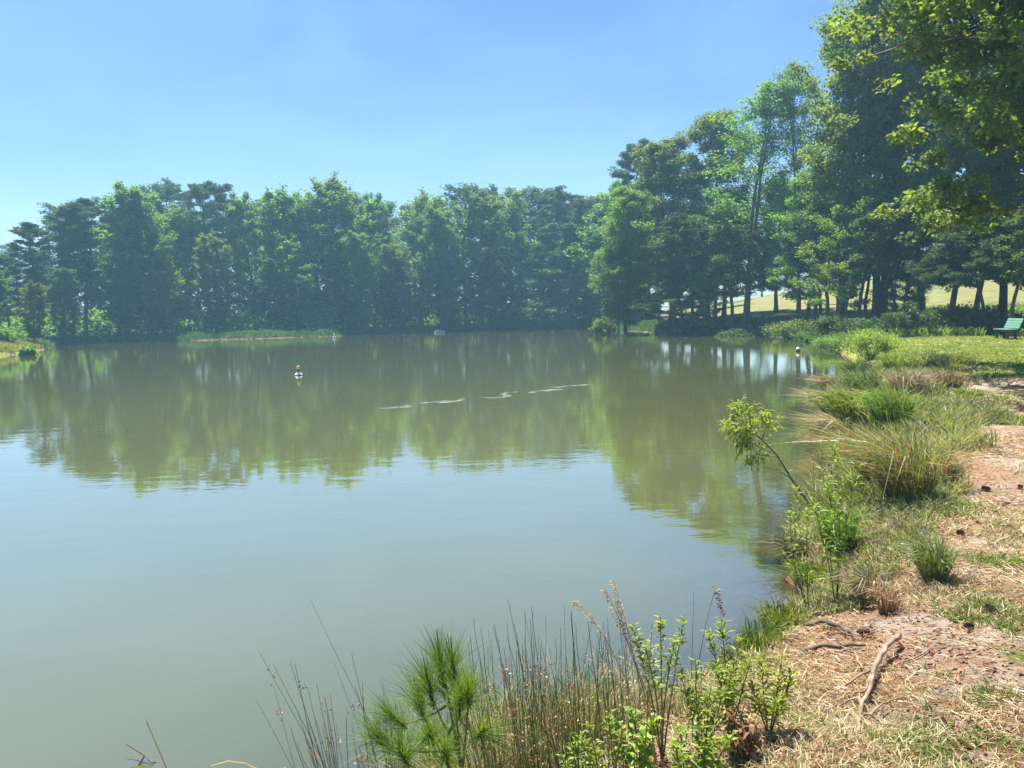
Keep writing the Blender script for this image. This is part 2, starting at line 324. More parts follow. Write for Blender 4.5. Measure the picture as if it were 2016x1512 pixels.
# ------------------------------------------------------------------ water
def water_material():
    m, t = mat('water'); L = t.links.new
    g = N(t, 'ShaderNodeNewGeometry'); at = N(t, 'ShaderNodeAttribute', attribute_name='depth')
    def noise(s, st, d=2, r=.5):
        n = N(t, 'ShaderNodeTexNoise'); n.inputs['Scale'].default_value = s; n.inputs['Detail'].default_value = d; n.inputs['Roughness'].default_value = r
        mp = N(t, 'ShaderNodeMapping'); mp.inputs['Scale'].default_value = st; L(g.outputs['Position'], mp.inputs[0]); L(mp.outputs[0], n.inputs[0]); return n.outputs[0]
    def math_(op, a, b_):
        x = N(t, 'ShaderNodeMath', operation=op)
        for i, v in enumerate((a, b_)):
            if isinstance(v, (int, float)): x.inputs[i].default_value = v
            else: L(v, x.inputs[i])
        return x.outputs[0]
    # ripples: long lazy ones, fine ones, and a disturbed streak
    big = noise(1.3, (.9, 2.2, 1), 3); fine = noise(7.0, (.8, 1.8, 1), 2)
    patch = N(t, 'ShaderNodeMapRange'); L(noise(.09, (.6, 1.6, 1), 3), patch.inputs[0]); patch.inputs[1].default_value = .4; patch.inputs[2].default_value = .65; patch.inputs[3].default_value = .25; patch.inputs[4].default_value = 1.7
    h = math_('ADD', math_('MULTIPLY', big, .0024), math_('MULTIPLY', math_('MULTIPLY', fine, patch.outputs[0]), .00055))
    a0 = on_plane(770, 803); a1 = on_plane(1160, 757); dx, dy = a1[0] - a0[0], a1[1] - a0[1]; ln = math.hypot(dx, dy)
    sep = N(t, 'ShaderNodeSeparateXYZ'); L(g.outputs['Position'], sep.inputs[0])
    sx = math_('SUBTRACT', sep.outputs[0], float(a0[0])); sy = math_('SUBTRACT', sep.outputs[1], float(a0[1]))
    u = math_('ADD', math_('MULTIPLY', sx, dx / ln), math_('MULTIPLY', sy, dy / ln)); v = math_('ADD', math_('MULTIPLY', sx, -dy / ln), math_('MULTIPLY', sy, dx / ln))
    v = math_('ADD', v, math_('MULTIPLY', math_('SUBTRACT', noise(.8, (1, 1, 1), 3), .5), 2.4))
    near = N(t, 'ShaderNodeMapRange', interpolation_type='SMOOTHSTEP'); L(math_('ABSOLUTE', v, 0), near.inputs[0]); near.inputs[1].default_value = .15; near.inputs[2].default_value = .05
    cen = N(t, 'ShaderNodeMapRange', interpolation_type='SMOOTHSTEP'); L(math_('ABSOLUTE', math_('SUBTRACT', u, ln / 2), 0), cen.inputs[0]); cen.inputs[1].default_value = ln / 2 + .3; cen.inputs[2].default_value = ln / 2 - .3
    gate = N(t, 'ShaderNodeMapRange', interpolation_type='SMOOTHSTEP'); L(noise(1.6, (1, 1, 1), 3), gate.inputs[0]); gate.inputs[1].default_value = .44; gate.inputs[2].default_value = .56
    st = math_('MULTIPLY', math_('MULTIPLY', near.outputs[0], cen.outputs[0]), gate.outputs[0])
    h = math_('ADD', h, math_('MULTIPLY', math_('MULTIPLY', noise(9, (1, 1.4, 1), 3, .7), st), .10))
    bu = N(t, 'ShaderNodeBump'); bu.inputs['Strength'].default_value = 1; bu.inputs['Distance'].default_value = 1.0; L(h, bu.inputs['Height'])
    fr = N(t, 'ShaderNodeFresnel'); fr.inputs['IOR'].default_value = 1.36; L(bu.outputs[0], fr.inputs['Normal'])
    body = N(t, 'ShaderNodeBsdfDiffuse')
    L(ramp(t, noise(.12, (1, 1, 1), 3), [(.35, (.090, .099, .024)), (.65, (.104, .110, .030))]), body.inputs[0])
    glint = N(t, 'ShaderNodeMapRange', interpolation_type='SMOOTHSTEP'); L(noise(8, (.5, 1.5, 1), 4, .75), glint.inputs[0]); glint.inputs[1].default_value = .52; glint.inputs[2].default_value = .56
    glint_mix = N(t, 'ShaderNodeMix', data_type='RGBA'); L(math_('MULTIPLY', glint.outputs[0], st), glint_mix.inputs[0]); L(body.inputs[0].links[0].from_socket, glint_mix.inputs[6]); glint_mix.inputs[7].default_value = (.42, .46, .44, 1); L(glint_mix.outputs[2], body.inputs[0])  # bright sky glints along the streak, painted pale into the body colour
    tr = N(t, 'ShaderNodeBsdfTransparent'); tr.inputs[0].default_value = (.80, .78, .60, 1)
    dm = N(t, 'ShaderNodeMath', operation='POWER'); dm.inputs[0].default_value = math.e; L(math_('MULTIPLY', at.outputs['Fac'], -4.5), dm.inputs[1])
    mx = N(t, 'ShaderNodeMixShader'); L(dm.outputs[0], mx.inputs[0]); L(body.outputs[0], mx.inputs[1]); L(tr.outputs[0], mx.inputs[2])
    gl = N(t, 'ShaderNodeBsdfGlossy'); gl.inputs['Roughness'].default_value = .02; gl.inputs[0].default_value = (1, 1, 1, 1); L(bu.outputs[0], gl.inputs['Normal'])
    m2 = N(t, 'ShaderNodeMixShader'); L(math_('MULTIPLY', math_('POWER', fr.outputs[0], .52), 1.0), m2.inputs[0]); L(mx.outputs[0], m2.inputs[1]); L(gl.outputs[0], m2.inputs[2])
    o = N(t, 'ShaderNodeOutputMaterial'); L(m2.outputs[0], o.inputs[0]); return m
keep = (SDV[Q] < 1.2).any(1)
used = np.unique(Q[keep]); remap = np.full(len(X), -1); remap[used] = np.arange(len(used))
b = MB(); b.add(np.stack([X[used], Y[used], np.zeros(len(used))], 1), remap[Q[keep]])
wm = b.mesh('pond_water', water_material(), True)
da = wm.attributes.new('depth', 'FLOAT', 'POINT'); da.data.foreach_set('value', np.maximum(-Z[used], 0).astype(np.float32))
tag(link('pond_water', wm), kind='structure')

# ------------------------------------------------------------------ trees
def limb_path(rng, p, az, el, L, n=5, up=.25, wob=.08):
    d = np.array([math.cos(az) * math.cos(el), math.sin(az) * math.cos(el), math.sin(el)])
    pts = [p]
    for i in range(n):
        d = unit(d + np.array([0, 0, up / n]) + rng.normal(size=3) * wob); pts.append(pts[-1] + d * L / n)
    return np.array(pts)
PROF = {
    'oval': lambda t: np.sin(np.clip((t * .93 + .07), 0, 1) * math.pi) ** .55 * (1.05 - .45 * t),
    'crown': lambda t: (.30 + .70 * sstep(0, .35, t)) * (1.0 - sstep(.72, 1.0, t) * .42),
    'broad': lambda t: np.sin(np.clip((t * .88 + .10), 0, 1) * math.pi) ** .5,
    'pine': lambda t: (1.0 - .55 * t) * (.65 + .35 * math.sin(t * 9 + 1)),
    'top': lambda t: np.sin(np.clip(t * .8 + .16, 0, 1) * math.pi) ** .6,
    'cone': lambda t: (1.08 - t) * .95 + .05,
}
def tree_meshes(name, seed, H, Rr, t0, prof, nl, K, leafL, leafW, rc, mats, el=(.1, .9), r0=.22, sub=4, up=.35, flat=.7,
                lean=.03, needle=False, third=0, trunks=1, bend=.012, limbR=.35):
    """trunk with limbs and a crown of single leaves, H metres tall and about 2*Rr wide"""
    rng = np.random.default_rng(seed); T = MB(); Cn = []
    for k in range(trunks):
        a = rng.uniform(0, 6.28); off = np.array([math.cos(a), math.sin(a), 0]) * (.35 if trunks > 1 else 0)
        nseg = 12; pts = [off + np.array([0, 0, -.3])]; d = np.array([math.cos(a) * lean * (2.2 if trunks > 1 else 1), math.sin(a) * lean * (2.2 if trunks > 1 else 1), 1.0])
        for i in range(nseg):
            d = unit(d + rng.normal(size=3) * bend * 3 * np.array([1, 1, 0])); pts.append(pts[-1] + d * (H * .97 + .3) / nseg)
        pts = np.array(pts); tt = np.linspace(0, 1, nseg + 1)
        rr = r0 * (1 - tt) ** .8 + .025; rr[0] *= 1.5; rr[1] *= 1.05
        T.tube(pts, rr / (1.2 if trunks > 1 else 1), 8)
        nk = nl // trunks
        for i in range(nk):
            t = t0 + (1 - t0) * (i + rng.uniform(0, 1)) / nk; u = (t - t0) / (1 - t0)
            f = t * nseg; i0 = min(int(f), nseg - 1); p = pts[i0] + (pts[i0 + 1] - pts[i0]) * (f - i0)
            az = i * 2.39996 + rng.uniform(-.5, .5)
            L = Rr * float(PROF[prof](u)) * rng.uniform(.55, 1.22); e = el[0] + (el[1] - el[0]) * u + rng.uniform(-.15, .15)
            lp = limb_path(rng, p, az, e, L, 5, up)
            lr = max(.018, limbR * (r0 * (1 - t) ** .8 + .02)); T.tube(lp, np.linspace(lr, .01, 6), 5 if not third else 6)
            Cn.append((lp[-1], 1.0))
            for s in range(sub):
                q = rng.uniform(.3, 1); f2 = q * 5; j = min(int(f2), 4); pp = lp[j] + (lp[j + 1] - lp[j]) * (f2 - j)
                tp = limb_path(rng, pp, az + rng.choice([-1, 1]) * rng.uniform(.5, 1.2), e + rng.uniform(-.3, .5), L * rng.uniform(.2, .42), 3, up * .7)
                T.tube(tp, np.linspace(lr * .45, .006, 4), 4); Cn.append((tp[-1], .85)); Cn.append((tp[2], .7))
                for s3 in range(third):
                    q3 = tp[rng.integers(1, 4)]; t3 = limb_path(rng, q3, rng.uniform(0, 6.28), e + rng.uniform(-.6, .5), L * rng.uniform(.08, .2), 2, .2)
                    T.tube(t3, np.linspace(.012, .004, 3), 3); Cn.append((t3[-1], .7))
    cen = np.array([c for c, _ in Cn]); sz = np.array([s for _, s in Cn])
    cnt = rng.poisson(K * sz * rng.uniform(.45, 1.55, len(sz)))
    idx = np.repeat(np.arange(len(cen)), cnt)
    off = rng.normal(size=(len(idx), 3)); off = unit(off) * (rng.uniform(0, 1, (len(idx), 1)) ** .5) * np.array([1, 1, flat])
    Pp = cen[idx] + off * (rc * sz[idx] * rng.uniform(.7, 1.2, len(cen))[idx])[:, None]
    B = MB()
    if needle:
        tuft = Pp; k = needle; Pq = np.repeat(tuft, k, 0); D = unit(rng.normal(size=Pq.shape) + np.array([0, 0, .5]))
        Lq = leafL * rng.uniform(.7, 1.2, len(Pq)); B.quads(diamonds(rng, Pq, D, rng.normal(size=Pq.shape), Lq, leafW))
    else:
        D = unit(rng.normal(size=Pp.shape) * np.array([1, 1, .6]) + off * .8 + np.array([0, 0, -.25])); Nn = unit(rng.normal(size=Pp.shape) * .75 + np.array([0, 0, 1.0]))
        s = rng.uniform(.65, 1.25, len(Pp)); B.quads(diamonds(rng, Pp, D, Nn, leafL * s, leafW * s))
    ok = B
    return T.mesh(name + '_trunk', mats[0], True), ok.mesh(name + '_crown', mats[1], False)

PROTO = {}
def proto(key, H, Rr, *a, **k): PROTO[key] = (tree_meshes(key, *a, H=H, Rr=Rr, **k), H, Rr)
bk, bd = G['bark'], G['bark_d']
# distant trees
for i, (mm) in enumerate(['leaf', 'leaf', 'leaf_y', 'leaf_d']):
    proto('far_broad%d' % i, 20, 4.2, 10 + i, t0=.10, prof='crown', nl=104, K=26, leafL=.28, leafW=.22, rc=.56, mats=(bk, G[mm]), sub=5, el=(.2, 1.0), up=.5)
proto('far_pine0', 21, 4.0, 31, t0=.55, prof='top', nl=36, K=26, leafL=.30, leafW=.075, rc=.62, mats=(bd, G['needle']), sub=5, el=(.0, .6), flat=.45, needle=7, limbR=.45)
proto('far_pine1', 21, 4.2, 32, t0=.28, prof='pine', nl=50, K=22, leafL=.30, leafW=.075, rc=.65, mats=(bd, G['needle']), sub=5, el=(-.05, .5), flat=.4, needle=7, limbR=.45)
proto('far_cone', 16, 3.6, 35, t0=.08, prof='cone', nl=70, K=18, leafL=.30, leafW=.08, rc=.6, mats=(bd, G['needle']), sub=4, el=(-.1, .5), flat=.5, needle=7)
# trees of the right bank
proto('mid_oval0', 20, 4.2, 41, t0=.20, prof='crown', nl=80, K=80, leafL=.20, leafW=.155, rc=.85, mats=(bd, G['leaf']), sub=5, el=(.1, 1.0), up=.5)
proto('mid_oval1', 20, 4.2, 42, t0=.16, prof='broad', nl=72, K=84, leafL=.20, leafW=.155, rc=.85, mats=(bd, G['leaf']), sub=5, el=(.0, .9), up=.4)
proto('mid_sparse', 22, 4.0, 43, t0=.38, prof='top', nl=50, K=28, leafL=.20, leafW=.15, rc=.95, mats=(bk, G['leaf']), sub=5, el=(.3, 1.0), up=.5, r0=.2, trunks=2, lean=.012)
proto('mid_tall', 21, 4.6, 44, t0=.27, prof='broad', nl=76, K=70, leafL=.21, leafW=.17, rc=.8, mats=(bd, G['leaf']), sub=5, el=(.25, 1.0), up=.5, r0=.3, trunks=2, lean=.012)
proto('mid_under', 9, 3.2, 45, t0=.24, prof='broad', nl=34, K=60, leafL=.18, leafW=.13, rc=.6, mats=(bk, G['leaf']), sub=4, el=(.0, .8), r0=.10)
proto('mid_under_y', 9, 3.2, 46, t0=.26, prof='broad', nl=30, K=52, leafL=.18, leafW=.13, rc=.6, mats=(bk, G['leaf_y']), sub=4, el=(.0, .7), r0=.09)
proto('mid_pine', 19, 4.4, 47, t0=.20, prof='pine', nl=64, K=30, leafL=.24, leafW=.045, rc=.6, mats=(bd, G['needle']), sub=5, el=(-.1, .5), flat=.4, needle=9)
proto('mid_dark', 15, 4.2, 48, t0=.20, prof='broad', nl=54, K=66, leafL=.20, leafW=.15, rc=.8, mats=(bd, G['leaf_d']), sub=5, el=(-.1, .8), r0=.2)

def tree(name, label, cat, px, D, top, kind, wpx=None, group=None, rz=None, seed=0, minw=.6):
    (tm, cm), H, Rr = PROTO[kind]; b0 = base_at(px, D); zt = at_dist(px, top, D)[2]
    sz = (zt - b0[2]) / H
    sx = sz if wpx is None else max(minw, (wpx / F_PX * D) / (2 * Rr * .80))
    sx = min(sx, sz * 1.4)
    e = empty(name, b0, rz if rz is not None else (seed * 1.7 + px * .37) % 6.28, (sx, sx, sz))
    tag(e, label, cat, group)
    link('trunk', tm, e); link('crown', cm, e)
    return e
FS = 'trees lining the far shore'; RS = 'trees on the right bank'
far = [
 # name, label, px, D, top, proto, width
 ('broadleaf_tree', 'sunlit small leafy tree cut by the left photo edge above the grassy point', -15, 82, 548, 'far_broad2', 120),
 ('broadleaf_tree', 'small leafy tree with bright right flank behind the lit grassy point far left', 62, 80, 566, 'far_broad2', 55),
 ('pine_tree', 'low pine reaching a long limb over the left edge of the photo', 18, 92, 500, 'far_pine1', 150),
 ('pine_tree', 'leftmost tall pine with layered open crown against the sky', 72, 96, 442, 'far_pine1', 120),
 ('pine_tree', 'taller open pine directly right of the leftmost layered pine', 122, 98, 400, 'far_pine1', 130),
 ('pine_tree', 'pale topped pine touching the left side of the long rounded green crown', 166, 101, 396, 'far_pine1', 110),
 ('broadleaf_tree', 'rounded green tree forming the left shoulder of the long smooth crown', 232, 100, 390, 'far_broad0', 150),
 ('broadleaf_tree', 'yellow green tree in the middle of the long smooth crown, left of the lone pine', 300, 102, 402, 'far_broad2', 130),
 ('broadleaf_tree', 'shorter green tree closing the gap left of the lone round pine', 358, 103, 424, 'far_broad1', 100),
 ('pine_tree', 'lone round topped pine standing out above the far treeline on a bare dark trunk', 440, 106, 364, 'far_pine0', 122),
 ('broadleaf_tree', 'low green tree in front of the bare trunk of the lone round pine', 425, 99, 478, 'far_broad1', 90),
 ('broadleaf_tree', 'narrow green tree directly right of the lone round pine', 505, 103, 402, 'far_broad0', 90),
 ('broadleaf_tree', 'spiky topped green tree second to the right of the lone round pine', 568, 105, 397, 'far_broad1', 110),
 ('broadleaf_tree', 'flat topped green tree left of the tallest feathery broadleaf crown', 632, 104, 402, 'far_broad0', 100),
 ('broadleaf_tree', 'tallest feathery broadleaf tree of the far shore, above the small white buoy', 692, 104, 374, 'far_broad1', 130),
 ('broadleaf_tree', 'green tree right of the tallest feathery crown, left of the deep sky notch', 757, 105, 402, 'far_broad0', 90),
 ('broadleaf_tree', 'full tree right of the deep sky notch, behind the pale block at the waterline', 828, 106, 396, 'far_broad1', 120),
 ('broadleaf_tree', 'bright yellow green tree standing left of the broad domed tree', 882, 103, 428, 'far_broad2', 90),
 ('broadleaf_tree', 'broad domed bright green tree right of the yellow green one', 948, 106, 402, 'far_broad2', 130),
 ('broadleaf_tree', 'green domed tree touching the left side of the dark cloud shaped pine', 1008, 108, 400, 'far_broad0', 110),
 ('pine_tree', 'dark cloud shaped pine crown rising behind the right end of the far shore', 1076, 116, 384, 'far_pine0', 120),
 ('conifer_tree', 'dark grey green conifer below the cloud shaped pine', 1072, 104, 436, 'far_cone', 130),
 ('conifer_tree', 'second dark conifer at the corner of the pond, right of the first', 1128, 102, 440, 'far_cone', 120),
 ('broadleaf_tree', 'pale grey green tree filling the dip left of the tall dark pine', 1160, 106, 408, 'far_broad3', 130),
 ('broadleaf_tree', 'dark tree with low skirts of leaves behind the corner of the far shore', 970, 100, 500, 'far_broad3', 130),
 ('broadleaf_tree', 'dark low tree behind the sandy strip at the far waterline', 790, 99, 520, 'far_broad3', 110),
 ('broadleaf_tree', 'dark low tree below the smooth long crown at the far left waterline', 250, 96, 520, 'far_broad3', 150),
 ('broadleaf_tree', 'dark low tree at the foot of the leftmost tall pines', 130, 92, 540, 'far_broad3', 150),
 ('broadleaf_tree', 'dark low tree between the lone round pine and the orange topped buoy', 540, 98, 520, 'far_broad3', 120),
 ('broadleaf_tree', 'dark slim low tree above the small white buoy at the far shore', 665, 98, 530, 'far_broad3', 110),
 ('broadleaf_tree', 'mid green tree rising in the step between the corner conifers and the right bank', 1192, 98, 384, 'far_broad0', 120),
 ('broadleaf_tree', 'slim pale tree low in front of the tallest feathery crown', 716, 98, 470, 'far_broad2', 60),
 ('broadleaf_tree', 'slim light green tree below the deep sky notch', 775, 99, 490, 'far_broad2', 60),
 ('broadleaf_tree', 'light green low tree in front of the spiky topped tree', 590, 98, 480, 'far_broad0', 70),
 ('broadleaf_tree', 'slim green tree low in front of the long smooth crown', 325, 96, 470, 'far_broad1', 70),
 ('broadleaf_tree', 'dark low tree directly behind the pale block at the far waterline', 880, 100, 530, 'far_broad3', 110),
]
for i, (nm, lb, px, D, top, kd, wp) in enumerate(far):
    tree(nm, lb, 'tree', px, D, top, kd, wp, FS, seed=i)
right = [
 ('pine_tree', 'tall dark pine standing highest at the left end of the right bank trees', 1262, 92, 290, 'mid_pine', 130),
 ('broadleaf_tree', 'pale green tree in front of the tall dark pine, nearest the pond corner', 1232, 72, 392, 'mid_oval0', 110),
 ('broadleaf_tree', 'rounded mid green tree right of the tall dark pine', 1322, 78, 296, 'mid_oval0', 160),
 ('broadleaf_tree', 'leafy tree stepping up toward the tall thin two stemmed tree', 1392, 76, 236, 'mid_oval1', 140),
 ('conifer_tree', 'dark drooping conifer over the shaded waterline of the right bank', 1330, 67, 430, 'mid_pine', 120),
 ('broadleaf_tree', 'pale leafy low tree at the left corner of the right bank', 1216, 70, 500, 'mid_under', 90),
 ('broadleaf_tree', 'tall thin two stemmed tree with bare lower limbs against the sky', 1465, 66, 184, 'mid_sparse', 185),
 ('broadleaf_tree', 'slender open tree in the sky gap between the tall thin tree and the big group', 1572, 68, 150, 'mid_sparse', 105),
 ('broadleaf_tree', 'medium tree below the slender open one, left of the big trunks', 1590, 60, 340, 'mid_oval1', 120),
 ('broadleaf_tree', 'dense tree behind the feet of the tall thin two stemmed tree', 1425, 74, 400, 'mid_dark', 140),
 ('broadleaf_tree', 'dense dark tree right of the tall thin tree, over the shaded bank', 1528, 72, 372, 'mid_oval0', 110),
 ('broadleaf_tree', 'big tall tree whose crown forms the left shoulder of the highest group', 1650, 58, 60, 'mid_tall', 175),
 ('broadleaf_tree', 'highest big tree with thick dark trunks behind the lawn', 1735, 54, 10, 'mid_tall', 200),
 ('broadleaf_tree', 'tree filling in right of the thick dark trunks', 1815, 56, 60, 'mid_oval1', 170),
 ('broadleaf_tree', 'slim low tree with lit leaves hanging over the golden field at left', 1384, 66, 545, 'mid_under_y', 70),
 ('broadleaf_tree', 'understory tree between the thick trunks and the slender open tree', 1655, 52, 430, 'mid_under', 120),
 ('broadleaf_tree', 'shaded understory tree right behind the thick dark trunks', 1775, 52, 440, 'mid_oval1', 120),
 ('pine_tree', 'dark pine with a straight trunk behind the lawn, left of the single slim trunk', 1868, 49, 120, 'mid_pine', 150),
 ('pine_tree', 'dark pine with a single slim trunk left of the bench', 1915, 48, 150, 'mid_pine', 150),
 ('broadleaf_tree', 'dark leafy tree whose trunk stands directly behind the bench', 1972, 51, 90, 'mid_oval0', 190),
 ('broadleaf_tree', 'dark leafy tree at the right edge of the photo behind the bench', 2050, 50, 60, 'mid_oval1', 200),
]
for i, (nm, lb, px, D, top, kd, wp) in enumerate(right):
    tree(nm, lb, 'tree', px, D, top, kd, wp, RS, seed=i + 50)
# slim bare stems under the right bank crowns
slim = [(1345, 68), (1362, 70), (1392, 69), (1408, 72), (1443, 66), (1468, 64), (1606, 60), (1616, 62), (1630, 57), (1648, 56), (1664, 52), (1690, 50), (1702, 54), (1762, 52), (1782, 58), (1938, 47), (1990, 44)]
PROTO['slim0'] = (tree_meshes('slim0', 61, H=11, Rr=1.8, t0=.5, prof='top', nl=16, K=50, leafL=.2, leafW=.15, rc=.6, mats=(bd, G['leaf_d']), sub=4, r0=.13, lean=.08), 11, 1.8)
where = ['first from the pond corner', 'second from the pond corner', 'in the left gap of the golden field', 'before the left end of the golden field',
 'left of the tall thin tree', 'touching the foot of the tall thin tree', 'left of a close pair behind the shrub', 'right of a close pair behind the shrub',
 'behind the left side of the leafy shore shrub', 'behind the middle of the leafy shore shrub', 'left of the thick dark trunks', 'close on the left of the thickest trunk',
 'behind the thickest trunk', 'right of the thickest trunk', 'on the golden field side of the thick trunks', 'between the single slim trunk and the bench', 'above the back of the bench']
for i, ((px, D), wh) in enumerate(zip(slim, where)):
    tree('young_tree', 'slim dark trunk ' + wh, 'young tree', px, D, 470 - (i * 37 % 60), 'slim0', 70, 'slim young trunks under the right bank crowns', seed=i)

# woodland behind, one mass
def wood(name, places, proto_key, label, seed):
    rng = np.random.default_rng(seed); (tm, cm), H, Rr = PROTO[proto_key]; B = MB()
    for me, mi in ((tm, 0), (cm, 1)):
        v = np.zeros(len(me.vertices) * 3); me.vertices.foreach_get('co', v); v = v.reshape(-1, 3)
        f = np.zeros(len(me.polygons) * 4, int); me.polygons.foreach_get('vertices', f); f = f.reshape(-1, 4)
        rs = np.random.default_rng(seed)
        for (x, y, h) in places:
            a = rs.uniform(0, 6.28); c, s_ = math.cos(a), math.sin(a); k = h / H; kx = k * rs.uniform(1.2, 1.7)
            vv = np.stack([(v[:, 0] * c - v[:, 1] * s_) * kx + x, (v[:, 0] * s_ + v[:, 1] * c) * kx + y, v[:, 2] * k + gz(x, y)], 1)
            if mi == 1:
                sel = rs.uniform(size=len(f)) < .5; B.add(vv, f[sel], mi)
            else: B.add(vv, f, mi)
    o = B.build(name, [tm.materials[0], cm.materials[0]]); tag(o, label, 'woodland', kind='stuff'); return o
rng = np.random.default_rng(5); pl = []
for px in np.arange(-330, 1240, 52):
    d = base_at(px, 118 + rng.uniform(-5, 9)); pl.append((d[0], d[1], rng.uniform(16, 19) * (1 if px > 90 else .6)))
for px in np.arange(1180, 1420, 50):
    d = base_at(px, 104 + rng.uniform(-5, 6)); pl.append((d[0], d[1], rng.uniform(12, 15)))
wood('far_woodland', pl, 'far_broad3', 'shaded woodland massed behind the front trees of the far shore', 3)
pl = []
for px in np.arange(1380, 2500, 60):
    d = base_at(px, 118 + rng.uniform(-6, 10)); pl.append((d[0], d[1], rng.uniform(6, 9)))
wood('field_woodland', pl, 'far_broad0', 'low woodland beyond the golden field on the right', 4)
pl = []
for k in range(20):
    a = rad(-43 - k * 6.5); r = 74 + (k % 3) * 5; pl.append((math.sin(a) * r, math.cos(a) * r, 15 + (k * 7 % 5)))
wood('side_woodland', pl, 'far_broad1', 'woodland continuing along the left shore beyond the photo edge', 6)

# the close leafy tree on the right, trunk outside the photo
tm, cm = tree_meshes('near_tree', 77, H=19, Rr=8.8, t0=.27, prof='broad', nl=150, K=95, leafL=.15, leafW=.13, rc=.55, mats=(bk, G['leaf_near']),
                     sub=8, el=(.0, 1.0), r0=.34, third=4, up=.15, flat=.6, limbR=.26)
b0 = base_at(2460, 24.5)
e = empty('broadleaf_tree', b0, 2.3); tag(e, 'closest leafy tree spreading bright yellow green sprays in from the right edge', 'tree'); link('trunk', tm, e); link('crown', cm, e)

exec_small = True
# ------------------------------------------------------------------ bank vegetation
def tuft(name, label, cat, base, n, h, spread, mats, wid=.006, lean=(0, 0), seed=0, group=None, droop=.35, br=.12, heads=None):
    """a clump of blades from one crown; heads = (material, count, size) for seed heads"""
    rng = np.random.default_rng(seed + 900); e = None
    mats = mats if isinstance(mats, list) else [mats]
    B = MB(); per = n // len(mats); tips = []
    for mi in range(len(mats)):
        a = rng.uniform(0, 6.28, per); r = br * np.sqrt(rng.uniform(0, 1, per)); P0 = np.stack([np.cos(a) * r, np.sin(a) * r, np.full(per, -.02)], 1)
        hh = h * rng.uniform(.45, 1.1, per); s = spread * rng.uniform(0.05, 1, per) * hh / h
        a2 = a + rng.normal(0, 1.0, per); lj = rng.uniform(.3, 1.5, per) * hh / h; dr = droop * rng.uniform(.3, 2.2, per) * (s / (spread + 1e-6))
        P2 = P0 + np.stack([np.cos(a2) * s * 1.25 + lean[0] * lj, np.sin(a2) * s * 1.25 + lean[1] * lj, hh * (1 - np.minimum(dr, .75))], 1)
        P1 = P0 + np.stack([(P2 - P0)[:, 0] * .38, (P2 - P0)[:, 1] * .38, hh * .68], 1)
        strips(B, P0, P1, P2, wid * rng.uniform(.7, 1.3, per), mi); tips.append((P1, P2))
    if heads is None:
        o = B.build(name, mats); o.location = base; tag(o, label, cat, group); return o
    e = empty(name, base); tag(e, label, cat, group); B.build('blades', mats, e)
    hm, hc, hs = heads; Hh = MB(); P1, P2 = tips[0]; idx = rng.choice(len(P2), min(hc, len(P2)), replace=False)
    q = np.repeat(P2[idx] * .8 + P1[idx] * .2, 9, 0) + rng.normal(size=(len(idx) * 9, 3)) * hs * .6
    Hh.quads(diamonds(rng, q, rng.normal(size=q.shape), rng.normal(size=q.shape), hs, hs * .4)); Hh.build('seed_heads', hm, e)
    return e
def lance_leaves(rng, B, P, D, L, W, mi=0, sag=.25):
    """long narrow leaves folded on the midrib, two segments"""
    n = len(P); D = unit(D); L = np.broadcast_to(L, (n,))[:, None]; W = np.broadcast_to(W, (n,))[:, None]
    S = unit(np.cross(D, np.array([0, 0, 1.0]) + rng.normal(size=(n, 3)) * .35)); U = np.cross(S, D)
    m = P + D * L * .45 + U * L * .06; t = P + D * L - np.array([0, 0, 1.0]) * L * sag
    f = U * W * .22
    V = np.stack([P, m + S * W / 2 + f, m, m - S * W / 2 + f, t], 1)
    b_ = np.arange(n)[:, None] * 5
    # four triangles as thin quads sharing the midrib
    q = np.concatenate([b_ + np.array([0, 1, 4, 2]), b_ + np.array([0, 2, 4, 3])]); B.add(V.reshape(-1, 3), q, mi)
def forb(name, label, cat, base, stems, leafm, n=26, L=.085, W=.016, seed=0, group=None, start=.25, stemr=.004, out=.75, upb=.5, dead=None):
    """upright leafy plant; stems = list of tip offsets from the base"""
    rng = np.random.default_rng(seed + 300); e = empty(name, base); tag(e, label, cat, group)
    S = MB(); B = MB()
    for tip in stems:
        tip = np.array(tip, float); k = 6; u = np.linspace(0, 1, k)[:, None]
        bend = rng.normal(size=3) * .06 * np.linalg.norm(tip); bend[2] = abs(bend[2])
        pts = u * tip + (u * (1 - u)) * 4 * bend * .5; pts[0, 2] -= .03
        S.tube(pts, np.linspace(stemr, stemr * .4, k), 5)
        nn = int(n * rng.uniform(.8, 1.2)); s = start + (1 - start) * np.sort(rng.uniform(0, 1, nn)) ** .8
        f = s * (k - 1); i0 = np.minimum(f.astype(int), k - 2); Pp = pts[i0] + (pts[i0 + 1] - pts[i0]) * (f - i0)[:, None]
        az = np.arange(nn) * 2.4 + rng.uniform(-.4, .4, nn); D = np.stack([np.cos(az) * out, np.sin(az) * out, upb * (.4 + s)], 1)
        lance_leaves(rng, B, Pp, D, L * rng.uniform(.6, 1.15, nn) * (1.15 - .35 * s), W * rng.uniform(.8, 1.2, nn))
    S.build('stem', G['stem'], e, True); B.build('foliage', leafm, e)
    return e
def rnd_stems(rng, n, h, sp, lean=(0, 0)):
    return [(rng.normal(0, sp) + lean[0], rng.normal(0, sp) + lean[1], h * rng.uniform(.65, 1.05)) for _ in range(n)]

